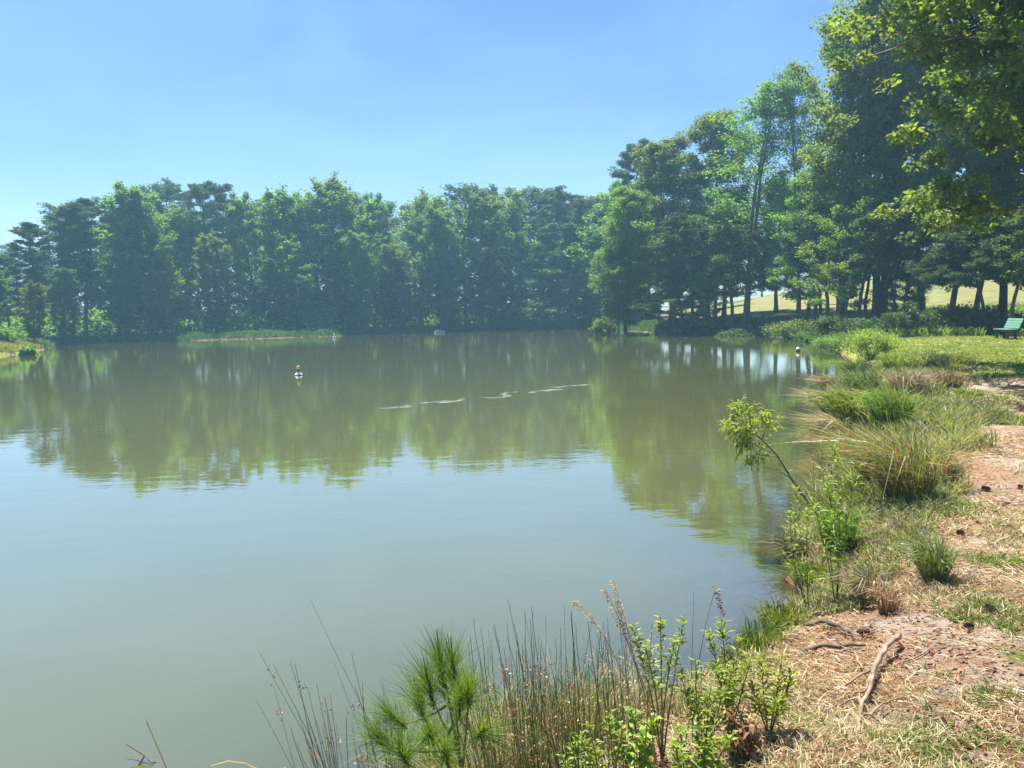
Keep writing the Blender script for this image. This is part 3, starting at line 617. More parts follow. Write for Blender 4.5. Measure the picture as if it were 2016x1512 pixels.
# stalks drawn singly: (base px, base D, tip px, tip py, tip D, arc)
def stalks(name, label, cat, specs, mats, r=.0022, group=None, heads=None, seed=0):
    rng = np.random.default_rng(seed); first = None; B = MB(); Hd = MB()
    cx = np.mean([s[0] for s in specs]); cd = np.mean([s[1] for s in specs]); org = base_at(cx, cd)
    for (bx, bD, tx, ty, tD, arc, mi) in specs:
        p0 = base_at(bx, bD); p2 = at_dist(tx, ty, tD); u = np.linspace(0, 1, 9)[:, None]
        mid = (p0 + p2) / 2 + np.array([0, 0, arc]); pts = (1 - u) ** 2 * p0 + 2 * u * (1 - u) * mid + u * u * p2
        B.tube(pts - org + np.cumsum(rng.normal(0, .0022, (9, 3)), 0), np.linspace(r, r * .35, 9) * rng.uniform(.7, 1.3), 4, mi)
        if heads is not None and rng.uniform() < heads[1]:
            k = int(rng.integers(5, 8)); c = pts[k] - org; q = c + rng.normal(size=(heads[2], 3)) * np.array([.010, .010, .016])
            if heads[2] > 60: kk = rng.integers(5, 9, heads[2]); q = pts[kk] - org + (pts[np.minimum(kk + 1, 8)] - pts[kk]) * rng.uniform(0, 1, (heads[2], 1)) + rng.normal(size=(heads[2], 3)) * .005
            Hd.quads(diamonds(rng, q, rng.normal(size=q.shape), rng.normal(size=q.shape), .012, .006))
    if heads is None:
        o = B.build(name, mats); o.location = org; tag(o, label, cat, group); return o
    for V_, F_ in zip(Hd.v, Hd.f): B.add(V_, F_ - F_.min(), len(mats))
    o = B.build(name, list(mats) + [heads[0]]); o.location = org; tag(o, label, cat, group); return o
rng = np.random.default_rng(21)
RG = [G['rush'], G['straw'], G['rust']]
def rush_fan(x0, x1, n, top0, top1, D0, D1, lean, seed, mix=(.75, .2, .05), arc=.0):
    r = np.random.default_rng(seed); out = []
    for i in range(n):
        bx = r.uniform(x0, x1); D = r.uniform(D0, D1); ty = r.uniform(top0, top1) if r.uniform() < .35 else r.uniform(top1, 1500)
        out.append((bx, D, bx + lean * (1500 - ty) + r.normal(0, 34), ty, D + r.uniform(-.15, .25), arc + abs(r.normal(0, .02)), int(r.choice(3, p=mix))))
    return out
s1 = rush_fan(930, 1150, 230, 1200, 1350, 2.55, 3.0, -.05, 1) + [(1050, 2.8, 1003, 1177, 2.9, .0, 0), (1075, 2.8, 1050, 1200, 2.9, .0, 0), (1105, 2.8, 1110, 1190, 2.9, .0, 0)]
stalks('rush_clump', 'dense clump of thin upright green rushes right of the pine sapling at the bottom edge', 'rushes', s1, RG, .0021, 'rushes at the near waterline', (G['rust'], .35, 12), 3)
s2 = rush_fan(600, 760, 46, 1300, 1400, 2.5, 2.9, -.25, 2) + [(800, 2.7, 612, 1180, 3.0, .03, 0), (690, 2.7, 510, 1283, 2.9, .01, 0), (700, 2.7, 535, 1312, 2.9, .0, 0), (760, 2.7, 662, 1300, 2.9, .0, 0),
     (745, 2.75, 684, 1282, 2.9, .02, 1), (640, 2.6, 497, 1384, 2.8, .01, 0)]
stalks('rush_clump', 'loose rushes leaning left over the water, left of the pine sapling', 'rushes', s2, RG, .0022, 'rushes at the near waterline', (G['rust'], .5, 10), 4)
s3 = rush_fan(1140, 1300, 70, 1210, 1340, 2.7, 3.1, .02, 5, (.35, .3, .35))
stalks('rush_clump', 'mixed green and rusty stalks between the rush clump and the leafy bank plants', 'rushes', s3, RG, .0023, 'rushes at the near waterline', (G['straw'], .5, 14), 6)
s4 = [(1185 + i * 7, 2.85, 1160 + i * 9 + (i * 13 % 17), 1215 + (i * 31 % 90), 2.95, .0, 2) for i in range(9)]
stalks('dry_grass_stalks', 'upright orange brown dry stalks in front of the shallow water', 'dry stalks', s4, RG, .0026, None, (G['straw'], .8, 16), 7)
s5 = [(1290, 3.0, 1130, 1185, 3.1, .22, 1), (1290, 3.0, 1206, 1150, 3.1, .05, 1), (1300, 3.0, 1190, 1165, 3.1, .12, 1), (1310, 3.0, 1215, 1182, 3.1, .05, 1)]
stalks('seeding_grass', 'pale feathery grass heads arching highest above the shallow water', 'grass stalks', s5, [G['rush'], G['pale'], G['rust']], .0032, None, (G['pale'], 1, 110), 8)
stalks('dry_stalk', 'single pale straight stalk reaching low over the water at the bottom left', 'dry stalk', [(425, 2.5, 287, 1413, 2.7, .0, 1)], [G['rush'], G['pale']], .005)
stalks('arching_stalk', 'thin pale stalk bowing in a half circle over the bottom left water', 'dry stalk', [(640, 2.6, 415, 1505, 2.55, .34, 1)], [G['rush'], G['pale']], .0035)
stalks('drooping_stalk', 'tall green stalk with a brown drooping seed spike above the shallow water', 'grass stalk', [(1345, 3.1, 1408, 1155, 3.3, .06, 0), (1362, 3.1, 1365, 1168, 3.2, 0, 0)], RG, .0024)
sp = MB(); r_ = np.random.default_rng(4); c = at_dist(1408, 1158, 3.3); c2 = at_dist(1425, 1215, 3.28)
uu = np.repeat(np.linspace(0, 1, 30), 3)[:, None]; q = c + (c2 - c) * uu + r_.normal(size=(90, 3)) * .004
sp.quads(diamonds(r_, q, r_.normal(size=q.shape), r_.normal(size=q.shape), .014, .006)); o = sp.build('seed_spike', G['deadleaf'], None)
par = [x for x in bpy.data.objects if x.name.startswith('drooping_stalk')][0]; o.parent = par; o.matrix_parent_inverse = Matrix.Translation(-Vector(par.location))

# pine sapling at the bottom edge
def sapling():
    rng = np.random.default_rng(8); org = base_at(905, 2.62); e = empty('pine_sapling', org)
    tag(e, 'bright green pine sapling with long soft needles at the bottom edge', 'pine sapling')
    T = MB(); B = MB()
    tipsp = [(872, 1345, 2.75, .20), (893, 1350, 2.7, .18), (850, 1372, 2.7, .15), (905, 1400, 2.55, .13), (790, 1425, 2.65, .11), (830, 1400, 2.75, .12), (922, 1385, 2.5, .06), (760, 1470, 2.6, .1), (850, 1460, 2.5, .1), (940, 1450, 2.6, .08), (800, 1500, 2.45, .1), (880, 1500, 2.45, .1)]
    root = org + np.array([0, 0, -.03]); main = at_dist(876, 1340, 2.75)
    u = np.linspace(0, 1, 8)[:, None]; tr = root + (main - root) * u; T.tube(tr - org, np.linspace(.011, .004, 8), 6)
    for i, (px, py, D, ln) in enumerate(tipsp):
        tip = at_dist(px, py, D); st = tr[2 + i % 5] if i else tr[5]
        mid = (st + tip) / 2 - np.array([0, 0, .03]); P_ = (1 - u) ** 2 * st + 2 * u * (1 - u) * mid + u * u * tip
        if i: T.tube(P_ - org, np.linspace(.006, .003, 8), 5)
        d = unit(P_[-1] - P_[-3]) * .5 + np.array([0, 0, .5]); d = unit(d)
        up = tip + d * ln
        T.tube(np.array([tip, (tip + up) / 2, up]) - org, [.0035, .003, .002], 5)
        n = int(330 * (.5 + ln * 3)); s = rng.uniform(-.35, .5, n)[:, None]
        p0 = tip + d * ln * s; dd = unit(rng.normal(size=(n, 3)) * .38 + d * rng.uniform(.5, 1.3, (n, 1))); L = rng.uniform(.08, .20, (n, 1))
        p2 = p0 + dd * L - np.array([0, 0, .02]) * rng.uniform(0, 1.6, (n, 1)); strips(B, p0 - org, (p0 + p2) / 2 + np.array([0, 0, .006]) - org, p2 - org, .0016, 0)
    T.build('trunk', G['stem'], e, True); B.build('needles', G['pine_y'], e)
sapling()

# leafy forbs of the near bank
fg = 'leafy plants along the near bank'
def fpl(px, D, tips, label, name='willow_shoot', leaf='forb', n=36, L=.085, W=.013, seed=0, cat='leafy plant', **k):
    b_ = base_at(px, D); st = [at_dist(x, y, d) - b_ for x, y, d in tips]
    return forb(name, label, cat, b_, st, G[leaf], n, L, W, seed, fg, **k)
fpl(1180, 2.6, [(1160, 1430, 2.6), (1200, 1410, 2.65), (1225, 1440, 2.6), (1140, 1450, 2.6)], 'narrow leaved green plant at the bottom edge beneath the dry orange stalks', seed=10, n=40, L=.06, W=.010)
fpl(1300, 3.0, [(1245, 1235, 3.1), (1300, 1215, 3.1), (1345, 1225, 3.15), (1270, 1270, 3.0), (1330, 1260, 3.05)], 'arching green willow shoot hanging above the shallow water', seed=1, n=34, L=.06, W=.014, start=.55)
fpl(1440, 3.2, [(1420, 1225, 3.3), (1455, 1260, 3.3), (1395, 1250, 3.3), (1480, 1290, 3.2), (1440, 1320, 3.1), (1405, 1310, 3.1)], 'bright green bushy plant right of the drooping seed spike', seed=2, n=46)
fpl(1520, 3.25, [(1500, 1300, 3.3), (1540, 1290, 3.35), (1560, 1330, 3.3), (1480, 1350, 3.2), (1530, 1380, 3.15)], 'bushy green plant between bright bushy plant and bare soil', seed=3, n=46)
fpl(1390, 2.9, [(1370, 1300, 3.0), (1340, 1330, 3.0), (1400, 1350, 2.95), (1420, 1370, 2.9)], 'tall leafy plant with drooping leaves in front of the bushy plants', seed=4, n=36)
fpl(1250, 2.75, [(1240, 1390, 2.8), (1290, 1410, 2.8), (1210, 1420, 2.8), (1270, 1450, 2.7)], 'broad leaved green plant low between the rushes and willow shoots', seed=5, n=24, L=.07, W=.032, name='broadleaf_weed', cat='weed')
fpl(1360, 2.65, [(1340, 1440, 2.7), (1380, 1425, 2.75), (1410, 1460, 2.7), (1330, 1470, 2.6), (1440, 1450, 2.7)], 'fresh green leafy weed at the bottom edge below the red brown leaves', seed=6, n=30, L=.07, W=.018, name='broadleaf_weed', cat='weed')
fpl(1150, 2.6, [(1130, 1460, 2.65), (1170, 1450, 2.7), (1100, 1475, 2.6)], 'yellow green weed in front of the dry orange stalks', seed=7, n=26, L=.07, W=.014, name='broadleaf_weed', cat='weed')
# plants round the leaning willow
fpl(1655, 5.2, [(1640, 870, 5.6), (1665, 940, 5.4), (1620, 930, 5.5), (1690, 920, 5.4), (1600, 990, 5.3)], 'tall upright leafy plant beside the foot of the leaning willow', seed=8, n=44, L=.11, W=.016, start=.15, cat='leafy plant', name='leafy_stalks')
fpl(1600, 5.2, [(1570, 960, 5.5), (1590, 1000, 5.3), (1555, 1010, 5.3)], 'short leafy plant left of the leaning willow foot', seed=9, n=30, L=.09, W=.014, name='leafy_stalks')

# leaning willow sapling
def willow():
    rng = np.random.default_rng(12); b_ = G_at(1655, 1068); D0 = math.hypot(b_[0], b_[1]); e = empty('willow_sapling', b_)
    tag(e, 'young willow leaning left over the water on a thin dark stem', 'willow sapling')
    px = [(1655, 1068, 0), (1600, 1000, .1), (1560, 945, .15), (1530, 895, .2), (1500, 865, .22), (1480, 850, .25)]
    pts = np.array([b_ if i == 0 else at_dist(x, y, D0 + d) for i, (x, y, d) in enumerate(px)])
    T = MB(); T.tube(pts - b_, np.linspace(.014, .007, 6), 6); B = MB()
    br = [[(1500, 865), (1470, 830), (1455, 790)], [(1480, 850), (1450, 845), (1428, 838)], [(1485, 852), (1470, 870), (1452, 880)], [(1500, 865), (1510, 840), (1535, 822)],
          [(1530, 895), (1495, 880), (1462, 860)], [(1480, 850), (1475, 815), (1490, 795)], [(1530, 900), (1490, 895), (1475, 915)], [(1470, 835), (1450, 815), (1445, 800)],
          [(1555, 940), (1530, 925), (1500, 918)], [(1480, 850), (1460, 840), (1440, 860)], [(1475, 845), (1495, 825), (1510, 815)], [(1470, 835), (1440, 825), (1425, 850)]]
    for i, path in enumerate(br):
        pp = np.array([at_dist(x, y, D0 + .25 + rng.uniform(-.25, .25) * (k > 0)) for k, (x, y) in enumerate(path)])
        T.tube(pp - b_, np.linspace(.005, .002, 3), 5)
        n = 46 if i not in (8, ) else 6; s = rng.uniform(.15, 1, n); f = s * 2; i0 = np.minimum(f.astype(int), 1); q = pp[i0] + (pp[i0 + 1] - pp[i0]) * (f - i0)[:, None]
        q = q + rng.normal(size=(n, 3)) * .02
        D = rng.normal(size=(n, 3)) + unit(pp[-1] - pp[0]) * .8; lance_leaves(rng, B, q - b_, D, .085, .018)
    T.build('stem', G['stem'], e, True); B.build('foliage', G['forb'], e)
willow()

# clumps of long grass on the bank (pixel of the foot, height m, spread m, blades)
gg = 'grass clumps along the right bank'
clumps = [
 (1790, 990, .74, .5, 560, ['grass_y', 'grass_g', 'rust', 'grass_y'], 'biggest clump of tall grass, green and orange, with a dark matted foot', (-.2, .1), .16),
 (1735, 960, .72, .4, 170, ['rust', 'grass_y'], 'orange brown dry grass leaning left beside the biggest clump', (-.45, .25), .10),
 (1650, 1085, .45, .2, 320, ['grass'], 'fresh green grass clump at the foot of the leaning willow', (0, 0), .10),
 (1715, 1190, .30, .20, 260, ['grass_g', 'straw'], 'grey green bunch grass leaning left on the straw above the roots', (-.10, .05), .05),
 (1745, 1205, .22, .12, 120, ['rust', 'straw'], 'small rusty tuft touching the grey green bunch grass', (0, 0), .04),
 (1840, 1145, .34, .22, 300, ['grass_g', 'grass'], 'thin sprawling green tuft on the straw at centre right', (0, .05), .06),
 (1600, 1150, .22, .16, 260, ['grass'], 'bright green tuft on the edge of the water above the roots', (-.05, 0), .12),
 (1545, 1235, .20, .14, 300, ['grass'], 'bright green tuft on the waterline left of the bare roots', (-.05, 0), .12),
 (1500, 1275, .20, .14, 220, ['grass'], 'low green tuft behind the bushy plants at the waterline', (0, 0), .12),
 (1580, 1100, .25, .2, 160, ['grass_g', 'straw'], 'dry tuft overhanging the water below the willow foot', (-.15, 0), .08),
 (1680, 840, .75, .45, 520, ['grass_y', 'grass'], 'tall yellow green clump on the water side of the biggest clump', (-.2, .1), .22),
 (1760, 850, .75, .4, 560, ['grass_y', 'grass'], 'bright yellow green clump directly behind the biggest clump', (-.15, .1), .22),
 (1640, 810, .55, .5, 260, ['grass_g', 'straw'], 'pale dry arching grass hanging over the water left of the yellow green clump', (-.45, .1), .18),
 (1655, 860, .45, .4, 240, ['straw', 'grass_g'], 'pale straw grass combed toward the water above the willow', (-.45, .1), .15),
 (1700, 785, .70, .4, 420, ['grass_g', 'grass'], 'grey green clump behind the bright yellow green clump', (-.1, .1), .25),
 (1790, 780, .6, .4, 380, ['grass_g', 'straw'], 'greyish dry clump at the path edge beyond the bright clumps', (0, 0), .25),
 (1840, 850, .35, .25, 200, ['grass_g', 'grass_y'], 'short clump on the path side of the bright yellow green clump', (0, 0), .15),
 (1880, 880, .16, .25, 260, ['grass_y'], 'low bright yellow green patch on the path straw', (0, 0), .22),
 (1690, 745, .6, .4, 340, ['grass', 'grass_g'], 'dark based clump below the leafy shore shrub', (-.15, 0), .25),
 (1770, 735, .6, .4, 400, ['grass', 'grass_y'], 'green clump right below the leafy shore shrub', (0, 0), .35),
 (1830, 725, .5, .4, 400, ['grass', 'grass_g'], 'olive clump on the lawn edge right of the shrub', (0, 0), .35),
 (1860, 765, .45, .35, 320, ['grass_g', 'rust'], 'brownish olive clump beside the shaded path', (0, 0), .25),
 (1910, 780, .2, .25, 220, ['grass_y', 'grass'], 'low green patch beside the shaded path', (0, 0), .25),
 (1880, 720, .4, .4, 320, ['grass_y', 'grass'], 'light green clump nearest the bench side of the lawn', (0, 0), .35),
 (1640, 770, .5, .45, 260, ['grass_g', 'straw'], 'arching pale clump at the water below the shrub', (-.35, 0), .2),
 (1850, 960, .45, .25, 200, ['grass_g', 'rust'], 'thin brown green tuft right of the biggest clump foot', (.1, 0), .08),
]
for i, (px, py, h, s_, n_, ms, lb, ln, br) in enumerate(clumps):
    g0 = G_at(px, py); D = math.hypot(g0[0], g0[1])
    tuft('grass_clump', lb, 'grass clump', g0, int(n_ * 1.4), h, s_ * 1.15, [G[m_] for m_ in ms], .002 + .0008 * D, ln, i, gg, .3, br)

# leafy shrub by the water
def bush(name, label, base, w_, h, n, leafm, L, W, seed, cat='shrub', group=None, nst=16):
    rng = np.random.default_rng(seed); e = empty(name, base); tag(e, label, cat, group); S = MB(); B = MB(); cs = []
    for i in range(nst):
        a = rng.uniform(0, 6.28); r = w_ / 2 * math.sqrt(rng.uniform(0, 1)); tip = np.array([math.cos(a) * r, math.sin(a) * r, h * rng.uniform(.5, 1) * (1 - .35 * (2 * r / w_) ** 2)])
        u = np.linspace(0, 1, 6)[:, None]; pts = u * tip * [1, 1, 1] + u * (1 - u) * np.array([0, 0, h * .4]); pts[0, 2] -= .05; S.tube(pts, np.linspace(.012, .003, 6), 5)
        cs += [pts[5], pts[4], pts[3]]
    cs = np.array(cs); idx = rng.integers(0, len(cs), n); q = cs[idx] + unit(rng.normal(size=(n, 3))) * rng.uniform(0, 1, (n, 1)) ** .6 * np.array([1, 1, .8]) * w_ * .13
    q[:, 2] = np.maximum(q[:, 2], .02)
    lance_leaves(rng, B, q, rng.normal(size=(n, 3)) + [0, 0, .5], L * rng.uniform(.7, 1.2, n), W) if L < .12 else B.quads(diamonds(rng, q, rng.normal(size=(n, 3)), rng.normal(size=(n, 3)) + [0, 0, 1.2], L, W))
    S.build('stems', G['stem'], e, True); B.build('foliage', leafm, e); return e
sg = 'shrubs round the pond'
def bpx(px, py, **k): return G_at(px, py)
bush('shrub', 'largest leafy shrub leaning over the water below the lawn', G_at(1712, 712), 1.9, 1.0, 3600, G['forb'], .11, .035, 1, group=sg, nst=30)
bush('shrub', 'yellow green low shrub left of the largest shrub, at the water', G_at(1655, 690), 2.4, .7, 3000, G['leaf_y'], .11, .045, 2, group=sg, nst=26)
bush('shrub', 'low pale shrub where the shaded bank meets the sunny one', G_at(1590, 672), 2.2, .6, 2000, G['leaf_y'], .12, .06, 3, group=sg)
bush('shrub', 'dark rounded shrub at the tip of the grassy point far left', base_at(50, 63), 1.2, 1.2, 1600, G['leaf'], .2, .13, 4, group=sg)
bush('shrub', 'low lit shrub on the grassy point at the left edge', base_at(8, 74), 3.0, 1.6, 2200, G['leaf_y'], .2, .13, 5, group=sg)
bush('shrub', 'pale grey green shrub standing at the corner where far and right shores meet', base_at(1185, 73), 2.6, 2.6, 3000, G['leaf'], .2, .13, 6, group=sg)
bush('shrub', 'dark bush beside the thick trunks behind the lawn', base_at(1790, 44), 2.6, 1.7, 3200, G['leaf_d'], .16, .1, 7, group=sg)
k = 0
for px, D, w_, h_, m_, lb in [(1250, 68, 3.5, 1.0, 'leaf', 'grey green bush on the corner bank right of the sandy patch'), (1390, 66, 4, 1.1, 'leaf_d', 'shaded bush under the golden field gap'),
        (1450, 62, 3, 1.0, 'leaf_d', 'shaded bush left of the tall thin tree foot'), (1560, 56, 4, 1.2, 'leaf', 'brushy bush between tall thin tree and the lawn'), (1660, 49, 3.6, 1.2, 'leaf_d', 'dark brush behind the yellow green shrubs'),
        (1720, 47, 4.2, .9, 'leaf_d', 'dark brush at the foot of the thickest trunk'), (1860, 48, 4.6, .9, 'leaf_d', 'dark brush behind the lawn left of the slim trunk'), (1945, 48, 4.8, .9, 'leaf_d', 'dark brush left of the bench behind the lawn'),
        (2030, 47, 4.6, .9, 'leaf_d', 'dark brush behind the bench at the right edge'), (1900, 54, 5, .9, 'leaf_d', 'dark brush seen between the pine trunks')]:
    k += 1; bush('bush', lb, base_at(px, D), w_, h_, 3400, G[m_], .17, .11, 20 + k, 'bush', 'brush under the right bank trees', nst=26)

# ------------------------------------------------------------------ ground cover (stuff)
def scatter_grass(name, label, pts, h, wid, mat_, seed, per=5, spread=.5, cat='grass'):
    rng = np.random.default_rng(seed); P0 = np.repeat(pts, per, 0); n = len(P0)
    hh = np.repeat(np.broadcast_to(h, (len(pts),)), per) * rng.uniform(.5, 1.2, n); wv = np.repeat(np.broadcast_to(wid, (len(pts),)), per)
    P0 = P0 + rng.normal(size=(n, 3)) * (hh * .35)[:, None] * [1, 1, 0]; P0[:, 2] -= .01
    a = rng.uniform(0, 6.28, n); s = hh * spread * rng.uniform(.1, 1.4, n)
    P2 = P0 + np.stack([np.cos(a) * s, np.sin(a) * s, hh], 1); P1 = P0 * .45 + P2 * .55 + np.stack([-np.cos(a) * s * .12, -np.sin(a) * s * .12, hh * .1], 1)
    B = MB(); strips(B, P0, P1, P2, wv); o = B.build(name, mat_); tag(o, label, cat, kind='stuff'); return o
def cloud(n, a0, a1, r0, r1, seed, sd0=.0, sd1=99, power=1.0):
    rng = np.random.default_rng(seed); a = rad(a0) + (rad(a1) - rad(a0)) * rng.uniform(0, 1, n); r = r0 * (r1 / r0) ** (rng.uniform(0, 1, n) ** power)
    x, y = np.sin(a) * r, np.cos(a) * r; s = shore_sd(x, y); ok = (s > sd0) & (s < sd1); x, y = x[ok], y[ok]
    return np.stack([x, y, ground_z(x, y)], 1)
p = cloud(30000, 8, 44, 5.0, 24, 21, .0, 2.6); s_p = shore_sd(p[:, 0], p[:, 1]); D = np.hypot(p[:, 0], p[:, 1]); mk = fbm(p[:, 0] * 1.6, p[:, 1] * 1.6, 23) + .12 * sstep(2.6, .6, s_p) > .56
mk &= s_p < D * .15 * (.6 + .8 * fbm(p[:, 0] * .8, p[:, 1] * .8, 26)); hq = .07 + .17 * sstep(6, 10, D) * sstep(0, .3, s_p + .2)
for i, (mt, nm, lb) in enumerate([('grass_y', 'tall_bank_grass', 'yellow green knee high grass filling the bank between the clumps'), ('grass_g', 'faded_bank_grass', 'faded grey straw grass mixed among the clumps of the bank')]):
    ps = p[mk][i::2]; hs = hq[mk][i::2]; ds = D[mk][i::2]; scatter_grass(nm, lb, ps, hs, .003 + .0009 * ds, G[mt], 40 + i, 5, .9)
p = cloud(16000, -8, 24, 2.3, 3.6, 24, -.15, .45); hq = .10 + .22 * rng.uniform(size=len(p))
for i, (mt, nm, lb) in enumerate([('rush', 'waterline_grass', 'fine green grass standing thick between the rushes at the bottom edge'), ('straw', 'dead_waterline_grass', 'bleached dead grass matted between the rushes at the bottom edge')]):
    scatter_grass(nm, lb, p[i::3], hq[i::3], .0035, G[mt], 45 + i, 4, .7)
# turf patches near the path
p = cloud(42000, 12, 44, 2.2, 26, 1, .05)
m1 = fbm(p[:, 0] * 1.1, p[:, 1] * 1.1, 14, 4); sdp = shore_sd(p[:, 0], p[:, 1])
# green patch at the lower right of the photo
gp = G_at(1880, 1380); dgp = np.hypot(p[:, 0] - gp[0], p[:, 1] - gp[1])
ext = np.zeros(len(p))
for gx, gy, gr in [(1880, 1340, .34), (1850, 1400, .26), (1950, 1370, .26), (1940, 1110, .22), (2000, 1120, .22), (1880, 1215, .25), (1990, 1225, .3), (1850, 1480, .2), (1905, 1300, .2), (1960, 1460, .24), (1780, 1120, .2), (1890, 870, .45), (1930, 840, .5), (1700, 1140, .2)]:
    g_ = G_at(gx, gy); ext = np.maximum(ext, sstep(gr * 1.5, gr * .1, np.hypot(p[:, 0] - g_[0], p[:, 1] - g_[1])))
k1 = m1 + .22 * ext + .12 * sstep(.7, .1, sdp) + np.random.default_rng(77).normal(0, .05, len(p)) > .63
q = p[k1]; Dq = np.hypot(q[:, 0], q[:, 1])
scatter_grass('bank_grass', 'short green grass growing in patches through the straw on the right bank', q, (.025 + .004 * Dq) * (.5 + fbm(q[:, 0] * 3, q[:, 1] * 3, 91) * 1.3), .002 + .0009 * Dq, G['grass'], 31, 5, 1.2)
q = p[(m1 > .47)]; q = q[::2]; Dq = np.hypot(q[:, 0], q[:, 1])
scatter_grass('dry_bank_grass', 'thin dry beige grass scattered over the straw of the right bank', q, .04 + .003 * Dq, .0022 + .0009 * Dq, G['straw'], 32, 5, 1.1)
p = cloud(60000, 8, 44, 20, 46, 2, .3)
scatter_grass('lawn_grass', 'sunlit yellow green lawn before the trees on the right', p, .07, .026, G['grass_y'], 33, 3, .9)
# rough waterline grass right round the pond
def shore_points(n, seed, o0, o1, dmin, dmax):
    rng = np.random.default_rng(seed); i = rng.integers(0, len(SH), n); u = rng.uniform(0, 1, n)[:, None]
    seg = SH[(i + 1) % len(SH)] - SH[i]; ln = np.linalg.norm(seg, axis=1); w_ = rng.uniform(0, 1, n) < ln / 9.0
    q = SH[i] + seg * u; nn = np.stack([seg[:, 1], -seg[:, 0]], 1) / (ln[:, None] + 1e-9); o = rng.uniform(o0, o1, n)[:, None]
    s = shore_sd((q + nn * .5)[:, 0], (q + nn * .5)[:, 1]); nn[s < 0] *= -1
    q = q + nn * o; D = np.hypot(q[:, 0], q[:, 1]); ok = w_ & (D > dmin) & (D < dmax) & (q[:, 1] > 0)
    q = q[ok]; return np.stack([q[:, 0], q[:, 1], ground_z(q[:, 0], q[:, 1])], 1)
p = shore_points(110000, 9, -.05, 2.4, 40, 130)
p = p[~((np.degrees(np.arctan2(p[:, 0], p[:, 1])) < -30) & (np.hypot(p[:, 0], p[:, 1]) < 80))]
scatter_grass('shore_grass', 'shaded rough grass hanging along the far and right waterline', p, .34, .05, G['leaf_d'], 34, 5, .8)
p = cloud(26000, -50, -27, 44, 78, 5, .1)
scatter_grass('point_grass', 'sunlit grass covering the low point at the far left', p, .3, .05, G['grass_y'], 35, 4, .8)
p = cloud(9000, 8, 44, 44, 62, 6, 1.5); mk = fbm(p[:, 0] * .5, p[:, 1] * .5, 44) > .5
scatter_grass('underbrush', 'dark ground plants in the shade below the right bank trees', p[mk], .45, .07, G['leaf'], 36, 6, .9, 'underbrush')

rng = np.random.default_rng(71); nn = 60000
def leaf_cloud(name, label, p, hmax, L, mat_, seed):
    rng = np.random.default_rng(seed); n = len(p); q = p.copy(); q[:, 2] += hmax * fbm(p[:, 0] * .25, p[:, 1] * .25, 21) * 1.4 * rng.uniform(0, 1, n) ** .8
    B = MB(); B.quads(diamonds(rng, q, rng.normal(size=(n, 3)), rng.normal(size=(n, 3)) + [0, 0, .8], L, L * .75)); tag(B.build(name, mat_), label, 'undergrowth', kind='stuff')
p = cloud(nn, -50, 11, 96, 128, 72, 3.0); leaf_cloud('undergrowth', 'dark undergrowth filling the foot of the far woods', p, 3.0, .4, G['leaf'], 73)
# pine straw and dead leaves lying on the bank
rng = np.random.default_rng(55)
p = cloud(110000, 8, 46, 2.2, 18, 7, .08, power=1.0); p = p[rng.uniform(size=len(p)) < .15 + 1.3 * sstep(.40, .62, fbm(p[:, 0] * 1.4, p[:, 1] * 1.4, 81))]; n = len(p); D = np.hypot(p[:, 0], p[:, 1])
a = rng.uniform(0, 6.28, n); L = rng.uniform(.03, .11, n); d = np.stack([np.cos(a), np.sin(a), rng.normal(0, .12, n)], 1) * L[:, None]
P0 = p + [0, 0, .008] + rng.uniform(0, .012, (n, 1)) * [0, 0, 1]; P2 = P0 + d; P1 = (P0 + P2) / 2 + np.stack([-d[:, 1], d[:, 0], np.zeros(n)], 1) * rng.normal(0, .12, (n, 1)) + [0, 0, .006]
B = MB(); sel = rng.uniform(size=n) < .5; wv = .0010 + .00065 * D
strips(B, P0[sel], P1[sel], P2[sel], wv[sel], 0, .6); strips(B, P0[~sel], P1[~sel], P2[~sel], wv[~sel], 1, .6)
tag(B.build('pine_straw', [G['rust'], G['straw']]), 'fallen pine straw strewn over the sandy right bank', 'pine straw', kind='stuff')
p = cloud(20000, 8, 46, 2.2, 18, 8, .05); mk = fbm(p[:, 0] * 1.5, p[:, 1] * 1.5, 61) + np.random.default_rng(9).normal(0, .08, len(p)) > .48; p = p[mk]; n = len(p)
B = MB(); B.quads(diamonds(rng, p + [0, 0, .012], rng.normal(size=(n, 3)) * [1, 1, .2], rng.normal(size=(n, 3)) * .4 + [0, 0, 1], rng.uniform(.02, .045, n), rng.uniform(.012, .025, n)))
tag(B.build('leaf_litter', G['deadleaf']), 'small brown dead leaves and bark bits on the bank', 'leaf litter', kind='stuff')
# bank edge rubble: dead reddish leaves beside bushy plants
fpl(1455, 3.0, [(1430, 1395, 3.0), (1465, 1385, 3.05), (1480, 1420, 3.0), (1440, 1440, 2.95), (1500, 1450, 3.0)], 'withered red brown leaves hanging under the bushy green plants', 'withered_plant', 'deadleaf', 34, .055, .022, 40, 'withered plant', upb=-.2)

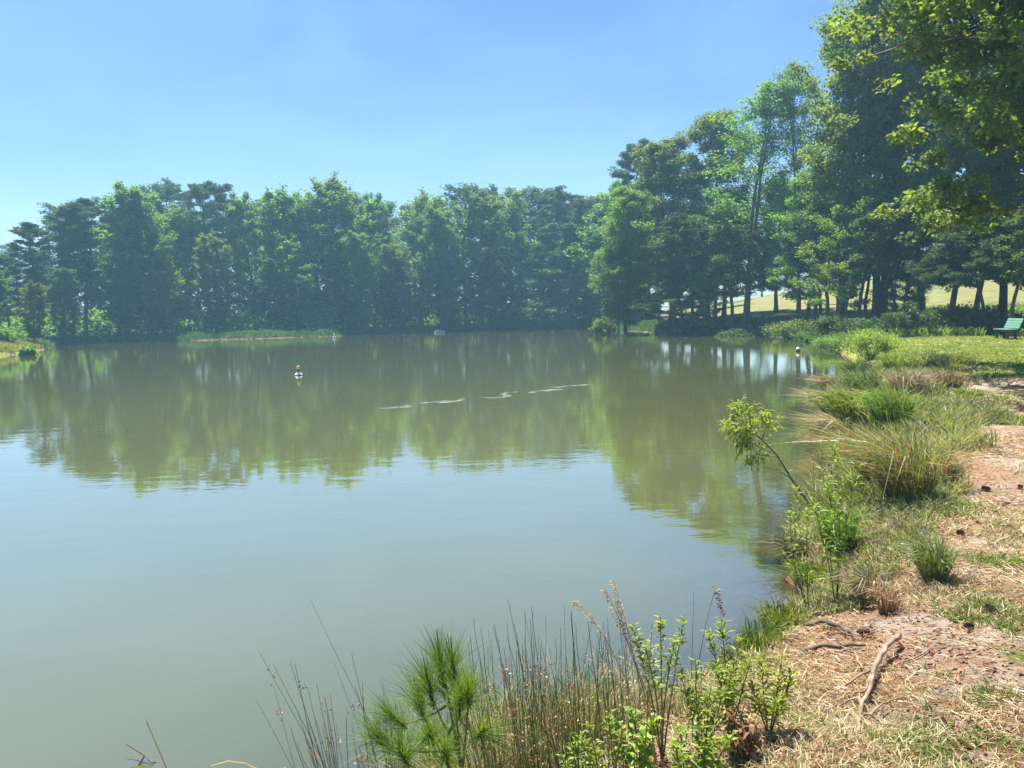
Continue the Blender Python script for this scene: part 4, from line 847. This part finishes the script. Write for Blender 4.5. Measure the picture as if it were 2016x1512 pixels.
# ------------------------------------------------------------------ dead wood
G['wood'] = rough_mat('weathered_wood', [(.25, (.10, .065, .04)), (.55, (.26, .18, .12)), (.8, (.42, .33, .24))], 14, (1, 1, .5))
G['wood_d'] = rough_mat('dark_wood', [(.25, (.035, .025, .018)), (.6, (.10, .075, .055)), (.85, (.24, .19, .15))], 14)
def gpath(pts, lift=.012):
    out = []
    for i, q_ in enumerate(pts):
        g0 = G_at(q_[0], q_[1]); g0[2] += lift + (q_[2] if len(q_) > 2 else 0); out.append(g0)
    out = np.array(out); n = len(out)
    t = np.linspace(0, n - 1, (n - 1) * 4 + 1); return np.stack([np.interp(t, range(n), out[:, k]) for k in range(3)], 1)
def branch(name, label, cat, main, r0, r1, twigs, m_, group=None, lift=.012):
    mp = gpath(main, lift); o0 = mp[0].copy(); rr = np.random.default_rng(len(main) + int(main[0][0])); B = MB()
    B.tube(mp - o0 + rr.normal(size=mp.shape) * r0 * .25, np.linspace(r0, r1, len(mp)) * rr.uniform(.85, 1.15, len(mp)), 6)
    if not twigs:
        o = B.build(name, m_, None, True); o.location = o0; return tag(o, label, cat, group)
    e = empty(name, o0); tag(e, label, cat, group); B.build('limb', m_, e, True)
    for tw in twigs:
        tp = gpath(tw, lift); T = MB(); T.tube(tp - o0 + rr.normal(size=tp.shape) * .003, np.linspace(r1 * 1.0, r1 * .45, len(tp)), 6); T.build('twig', m_, e, True)
    return e
branch('fallen_branch', 'forked dead branch lying on the straw at the bottom right', 'fallen branch',
       [(1772, 1273, .05), (1745, 1300, .06), (1722, 1335, .05), (1712, 1370, .03), (1695, 1410, .02), (1690, 1450), (1688, 1500)], .015, .0065,
       [[(1722, 1335, .05), (1690, 1350, .03), (1650, 1362), (1605, 1372)], [(1716, 1350, .05), (1700, 1380, .03), (1660, 1372, .01), (1640, 1375)], [(1695, 1400, .02), (1690, 1390, .03), (1650, 1395), (1615, 1410)],
        [(1695, 1420, .02), (1715, 1425, .03), (1745, 1400, .03), (1775, 1385, .02)], [(1690, 1440), (1660, 1440), (1600, 1447)], [(1700, 1330, .02), (1680, 1300, .03), (1655, 1285, .02)], [(1690, 1470), (1660, 1478), (1600, 1482)],
        [(1720, 1425, .02), (1735, 1432, .01), (1772, 1436)]], G['wood'])
branch('exposed_root', 'dark exposed root lowest of the three at the bank edge', 'root', [(1570, 1292), (1610, 1283, .02), (1650, 1282, .02), (1702, 1275)], .014, .006, [], G['wood_d'], 'exposed roots at the bank edge')
branch('exposed_root', 'dark exposed root arched highest and longest above the lower one', 'root', [(1585, 1238, .01), (1620, 1236, .03), (1655, 1248, .03), (1690, 1258)], .018, .008, [], G['wood_d'], 'exposed roots at the bank edge')
branch('exposed_root', 'short pale root nearest the water above the other two', 'root', [(1590, 1215), (1612, 1211, .01), (1636, 1210)], .010, .005, [], G['wood'], 'exposed roots at the bank edge')
branch('stick', 'long dark stick lying across the path edge beyond the biggest clump', 'stick', [(1800, 791), (1850, 793, .03), (1890, 800, .02), (1925, 798)], .02, .012, [], G['wood_d'], 'sticks on the path')
branch('stick', 'shorter dark stick on the path right of the long one', 'stick', [(1925, 802), (1950, 803, .01), (1968, 805)], .014, .01, [], G['wood_d'], 'sticks on the path')
branch('stick', 'pale straight twig on the straw right of the forked branch', 'stick', [(1772, 1310), (1820, 1290), (1850, 1265)], .006, .003, [], G['wood'], 'sticks on the path')
branch('stick', 'thin twig poking from the matted foot of the biggest clump', 'stick', [(1690, 1020), (1740, 1000, .03), (1790, 985, .05)], .010, .006, [], G['wood'], 'sticks on the path')
# twig standing out of the water, bottom left
o0 = on_plane(280, 1512, 0.0); B = MB()
def wp(x, y, z): q = on_plane(x, y, z); return q - o0
B.tube([wp(262, 1525, -.03), wp(285, 1487, .03)], [.005, .004], 6); B.tube([wp(285, 1487, .03), wp(265, 1475, .045), wp(250, 1466, .06)], [.0045, .003, .003], 6); B.tube([wp(285, 1487, .03), wp(297, 1502, .01), wp(316, 1499, -.01)], [.004, .003, .002], 6)
o = B.build('twig', G['wood_d']); o.location = o0; tag(o, 'dark forked twig poking out of the water at the bottom left', 'twig')
# sunken sticks in the shallows
for i, pts in enumerate([[(1400, 1040), (1470, 1052), (1545, 1075)], [(1440, 1150), (1480, 1145), (1520, 1142)], [(1420, 985), (1480, 990), (1540, 1010)]]):
    P_ = np.array([on_plane(x, y, -.03) for x, y in pts]); B = MB(); B.tube(P_ - P_[0], [.012, .01, .006], 6); o = B.build('sunken_stick', G['wood_d']); o.location = P_[0]
    tag(o, ['dark stick under shallow water at the tip of the tree reflection', 'thin sunken stick closest to the near bank edge', 'sunken stick farthest out, left of the willow foot'][i], 'stick', 'sticks under the shallow water')

# pine cones: scaly egg shapes
def cone_mesh():
    B = MB(); rng = np.random.default_rng(3); n = 90; k = np.arange(n); t = k / n; z = t * .08; r = .026 * np.sin(np.clip(t * .85 + .12, 0, 1) * math.pi) ** .7
    a = k * 2.39996; o_ = np.stack([np.cos(a), np.sin(a), np.zeros(n)], 1); Pp = o_ * r[:, None] * .4 + np.stack([0 * z, 0 * z, z], 1)
    D = o_ + [0, 0, .55]; B.quads(diamonds(rng, Pp, D, o_ * -.4 + [0, 0, 1], .024, .02)); B.tube([[0, 0, 0], [0, 0, .04], [0, 0, .075]], [.012, .014, .005], 6); return B.mesh('pine_cone', rough_mat('cone_scale', [(.3, (.07, .042, .025)), (.7, (.20, .13, .08))], 60))
cm_ = cone_mesh()
cones = [(1885, 1052, 'pine cone on the pale sand patch at right'), (1974, 1000, 'pine cone near the right edge above the pale sand'), (1951, 968, 'pine cone highest of the near ones by the right edge'), (2008, 962, 'pine cone touching the right edge of the photo'),
         (1686, 1250, 'pine cone beside the arched exposed root'), (1962, 1215, 'pine cone in the straw at the right below the pale sand'), (1915, 1240, 'pine cone in the straw left of the right edge cone'), (2002, 796, 'pine cone far up the path at the right edge'), (1890, 925, 'pine cone right of the biggest grass clump')]
for i, (x, y, lb) in enumerate(cones):
    o = link('pine_cone', cm_); g0 = G_at(x, y); o.location = g0 + [0, 0, .02]; o.rotation_euler = (1.45, .2, i * 1.9); s_ = .72 + .08 * (i % 3); o.scale = (s_,) * 3; tag(o, lb, 'pine cone', 'pine cones on the bank')

# ------------------------------------------------------------------ bench
G['green_paint'] = rough_mat('green_paint', [(.3, (.10, .24, .17)), (.7, (.15, .33, .24))], 6, (1, 1, 1), .45, .1)
G['brown_post'] = rough_mat('brown_post', [(.3, (.03, .018, .012)), (.7, (.07, .045, .03))], 12)
def bench():
    c = G_at(1990, 668); ang = math.atan2(-1.48, -.29)              # long axis runs toward the camera and right
    e = empty('park_bench', c, ang); tag(e, 'green slatted park bench on dark posts at the right edge of the lawn', 'bench')
    # local x = long axis (near end +x), local -y... the seat faces local -y side turned to the water
    f = -1
    S = MB()
    for k in range(4): S.box([0, f * (.06 + k * .115), .45], [.75, .050, .018])
    S.build('seat', G['green_paint'], e)
    Bk = MB(); th = rad(22); r_ = np.array([[1, 0, 0], [0, math.cos(-f * -th), -math.sin(-f * -th)], [0, math.sin(-f * -th), math.cos(-f * -th)]])
    for k in range(4):
        h = .08 + k * .118; Bk.box([0, -f * (h * math.sin(th)), .47 + h * math.cos(th)], [.75, .016, .052], r_)
    Bk.build('backrest', G['green_paint'], e)
    for x in (-.55, .55):
        for y in (f * .36, f * .05):
            L_ = MB(); L_.box([x, y, .205], [.045, .045, .225]); L_.build('leg', G['brown_post'], e)
        Ar = MB(); Ar.box([x, f * .22, .415], [.03, .24, .018]); hh = .28
        Ar.box([x, -f * (hh * math.sin(th) + .03), .47 + hh * math.cos(th)], [.03, .014, .27], r_); Ar.build('bracket', G['brown_post'], e)
bench()

# ------------------------------------------------------------------ floats on the water
def plain(name, c, r=.4):
    m, t = mat(name); p = N(t, 'ShaderNodeBsdfPrincipled'); p.inputs['Base Color'].default_value = (*c, 1); p.inputs['Roughness'].default_value = r
    no = N(t, 'ShaderNodeTexNoise'); no.inputs['Scale'].default_value = 30; bu = N(t, 'ShaderNodeBump'); bu.inputs['Strength'].default_value = .1; t.links.new(no.outputs[0], bu.inputs['Height']); t.links.new(bu.outputs[0], p.inputs['Normal'])
    o = N(t, 'ShaderNodeOutputMaterial'); t.links.new(p.outputs[0], o.inputs[0]); return m
WH, OR, BK = plain('white_plastic', (.8, .8, .8)), plain('orange_plastic', (.75, .32, .10)), plain('black_plastic', (.02, .02, .022))
def lathe(prof, k=20):
    B = MB(); pr = np.array(prof); n = len(pr); a = np.arange(k) * 2 * math.pi / k
    V = np.stack([pr[:, None, 0] * np.cos(a), pr[:, None, 0] * np.sin(a), np.repeat(pr[:, 1:2], k, 1)], -1).reshape(-1, 3)
    i = np.arange(n - 1)[:, None]; j = np.arange(k)[None]; B.add(V, np.stack([i * k + j, i * k + (j + 1) % k, (i + 1) * k + (j + 1) % k, (i + 1) * k + j], -1).reshape(-1, 4)); return B
p0 = on_plane(588, 739); e = empty('buoy', (p0[0], p0[1], 0)); e.scale = (.85, .85, .85); tag(e, 'white buoy with a black neck and orange top, alone in the middle of the pond', 'buoy')
lathe([(0, -.08), (.1, -.07), (.17, -.01), (.175, .02), (.15, .06), (.08, .13), (.045, .16), (0, .16)]).build('float', WH, e, True)
lathe([(.172, .0), (.182, .004), (.182, .022), (.172, .026)]).build('band', BK, e, True)
lathe([(.05, .13), (.05, .17), (.042, .25), (0, .25)]).build('neck', BK, e, True)
lathe([(.03, .25), (.065, .26), (.07, .33), (.075, .36), (.06, .41), (0, .425)]).build('cap', OR, e, True)
lathe([(.071, .30), (.077, .305), (.077, .335), (.071, .34)]).build('stripe', WH, e, True)
p0 = on_plane(1571, 692); e = empty('buoy', (p0[0], p0[1], 0)); tag(e, 'small round float, white above and dark below, near the right bank', 'buoy')
lathe([(0, -.06), (.06, -.05), (.085, 0), (.09, .06), (.08, .09), (0, .09)]).build('base', BK, e, True)
lathe([(.081, .085), (.09, .11), (.08, .16), (.05, .195), (0, .205)]).build('cap', WH, e, True)
p0 = on_plane(658, 665); e = empty('buoy', (p0[0], p0[1], 0)); tag(e, 'tiny white marker float by the far shore', 'buoy')
lathe([(0, -.08), (.14, -.05), (.17, .05), (.13, .16), (.05, .2), (0, .2)]).build('float', WH, e, True)
lathe([(.04, .18), (.04, .34), (.07, .36), (.07, .46), (0, .48)]).build('cap', WH, e, True)
G['concrete'] = rough_mat('concrete', [(.3, (.30, .30, .28)), (.7, (.50, .50, .47))], 5)
p0 = on_plane(865, 655); p0 = base_at(865, math.hypot(p0[0], p0[1]) + .6)
e = empty('concrete_block', (p0[0], p0[1], 0), .2); tag(e, 'pale low flat topped concrete block at the far waterline', 'concrete block')
B = MB(); B.add([[-.75, -.5, -.3], [.75, -.5, -.3], [.75, .5, -.3], [-.75, .5, -.3], [-.6, -.35, .22], [.6, -.35, .22], [.6, .35, .22], [-.6, .35, .22]], [[0, 1, 5, 4], [1, 2, 6, 5], [2, 3, 7, 6], [3, 0, 4, 7]]); B.build('base', G['concrete'], e)
B = MB(); B.box([0, 0, .27], [.52, .32, .05]); B.build('lid', G['concrete'], e)

# rocks by the far and right waterline
def rock_mesh(seed):
    rng = np.random.default_rng(seed); k, n = 10, 7; B = MB(); th = np.linspace(0, math.pi, n); a = np.arange(k) * 2 * math.pi / k
    rr = 1 + rng.normal(0, .14, (n, k)); V = np.stack([np.sin(th)[:, None] * np.cos(a) * rr, np.sin(th)[:, None] * np.sin(a) * rr, np.cos(th)[:, None] * .6 * rr], -1)
    V[0] = [0, 0, .6]; V[-1] = [0, 0, -.6]; i = np.arange(n - 1)[:, None]; j = np.arange(k)[None]
    B.add(V.reshape(-1, 3), np.stack([i * k + j, (i + 1) * k + j, (i + 1) * k + (j + 1) % k, i * k + (j + 1) % k], -1).reshape(-1, 4)); return B.mesh('rock', G['concrete'], False)
rocks = [(1548, 664, .25, 'pale rock where the shaded grass ends at the waterline'), (1556, 661, .3, 'larger pale rock beside the shaded grass end'), (1577, 664, .3, 'white rock under the yellow green shrubs'), (1480, 633, .35, 'white rock at the foot of the tall thin tree'), (1462, 632, .45, 'biggest white rock left of the tall thin tree foot'), (1345, 655, .22, 'small pale rock at the shaded waterline')]
for i, (x, y, s_, lb) in enumerate(rocks):
    o = link('rock', rock_mesh(i)); o.location = G_at(x, y) + [0, 0, .05]; o.scale = (s_, s_, s_); o.rotation_euler = (0, 0, i); tag(o, lb, 'rock', 'pale rocks by the water')

# ------------------------------------------------------------------ summer haze
hm, t = mat('haze'); pv = N(t, 'ShaderNodeVolumePrincipled'); pv.inputs['Color'].default_value = (.34, .68, .90, 1); pv.inputs['Density'].default_value = .0013; pv.inputs['Anisotropy'].default_value = .2
o_ = N(t, 'ShaderNodeOutputMaterial'); t.links.new(pv.outputs[0], o_.inputs['Volume'])
B = MB(); B.box([0, 0, 15.5], [400, 400, 18.5]); hz = B.build('haze', hm); tag(hz, 'thin blue summer haze over the pond', 'haze', kind='stuff')
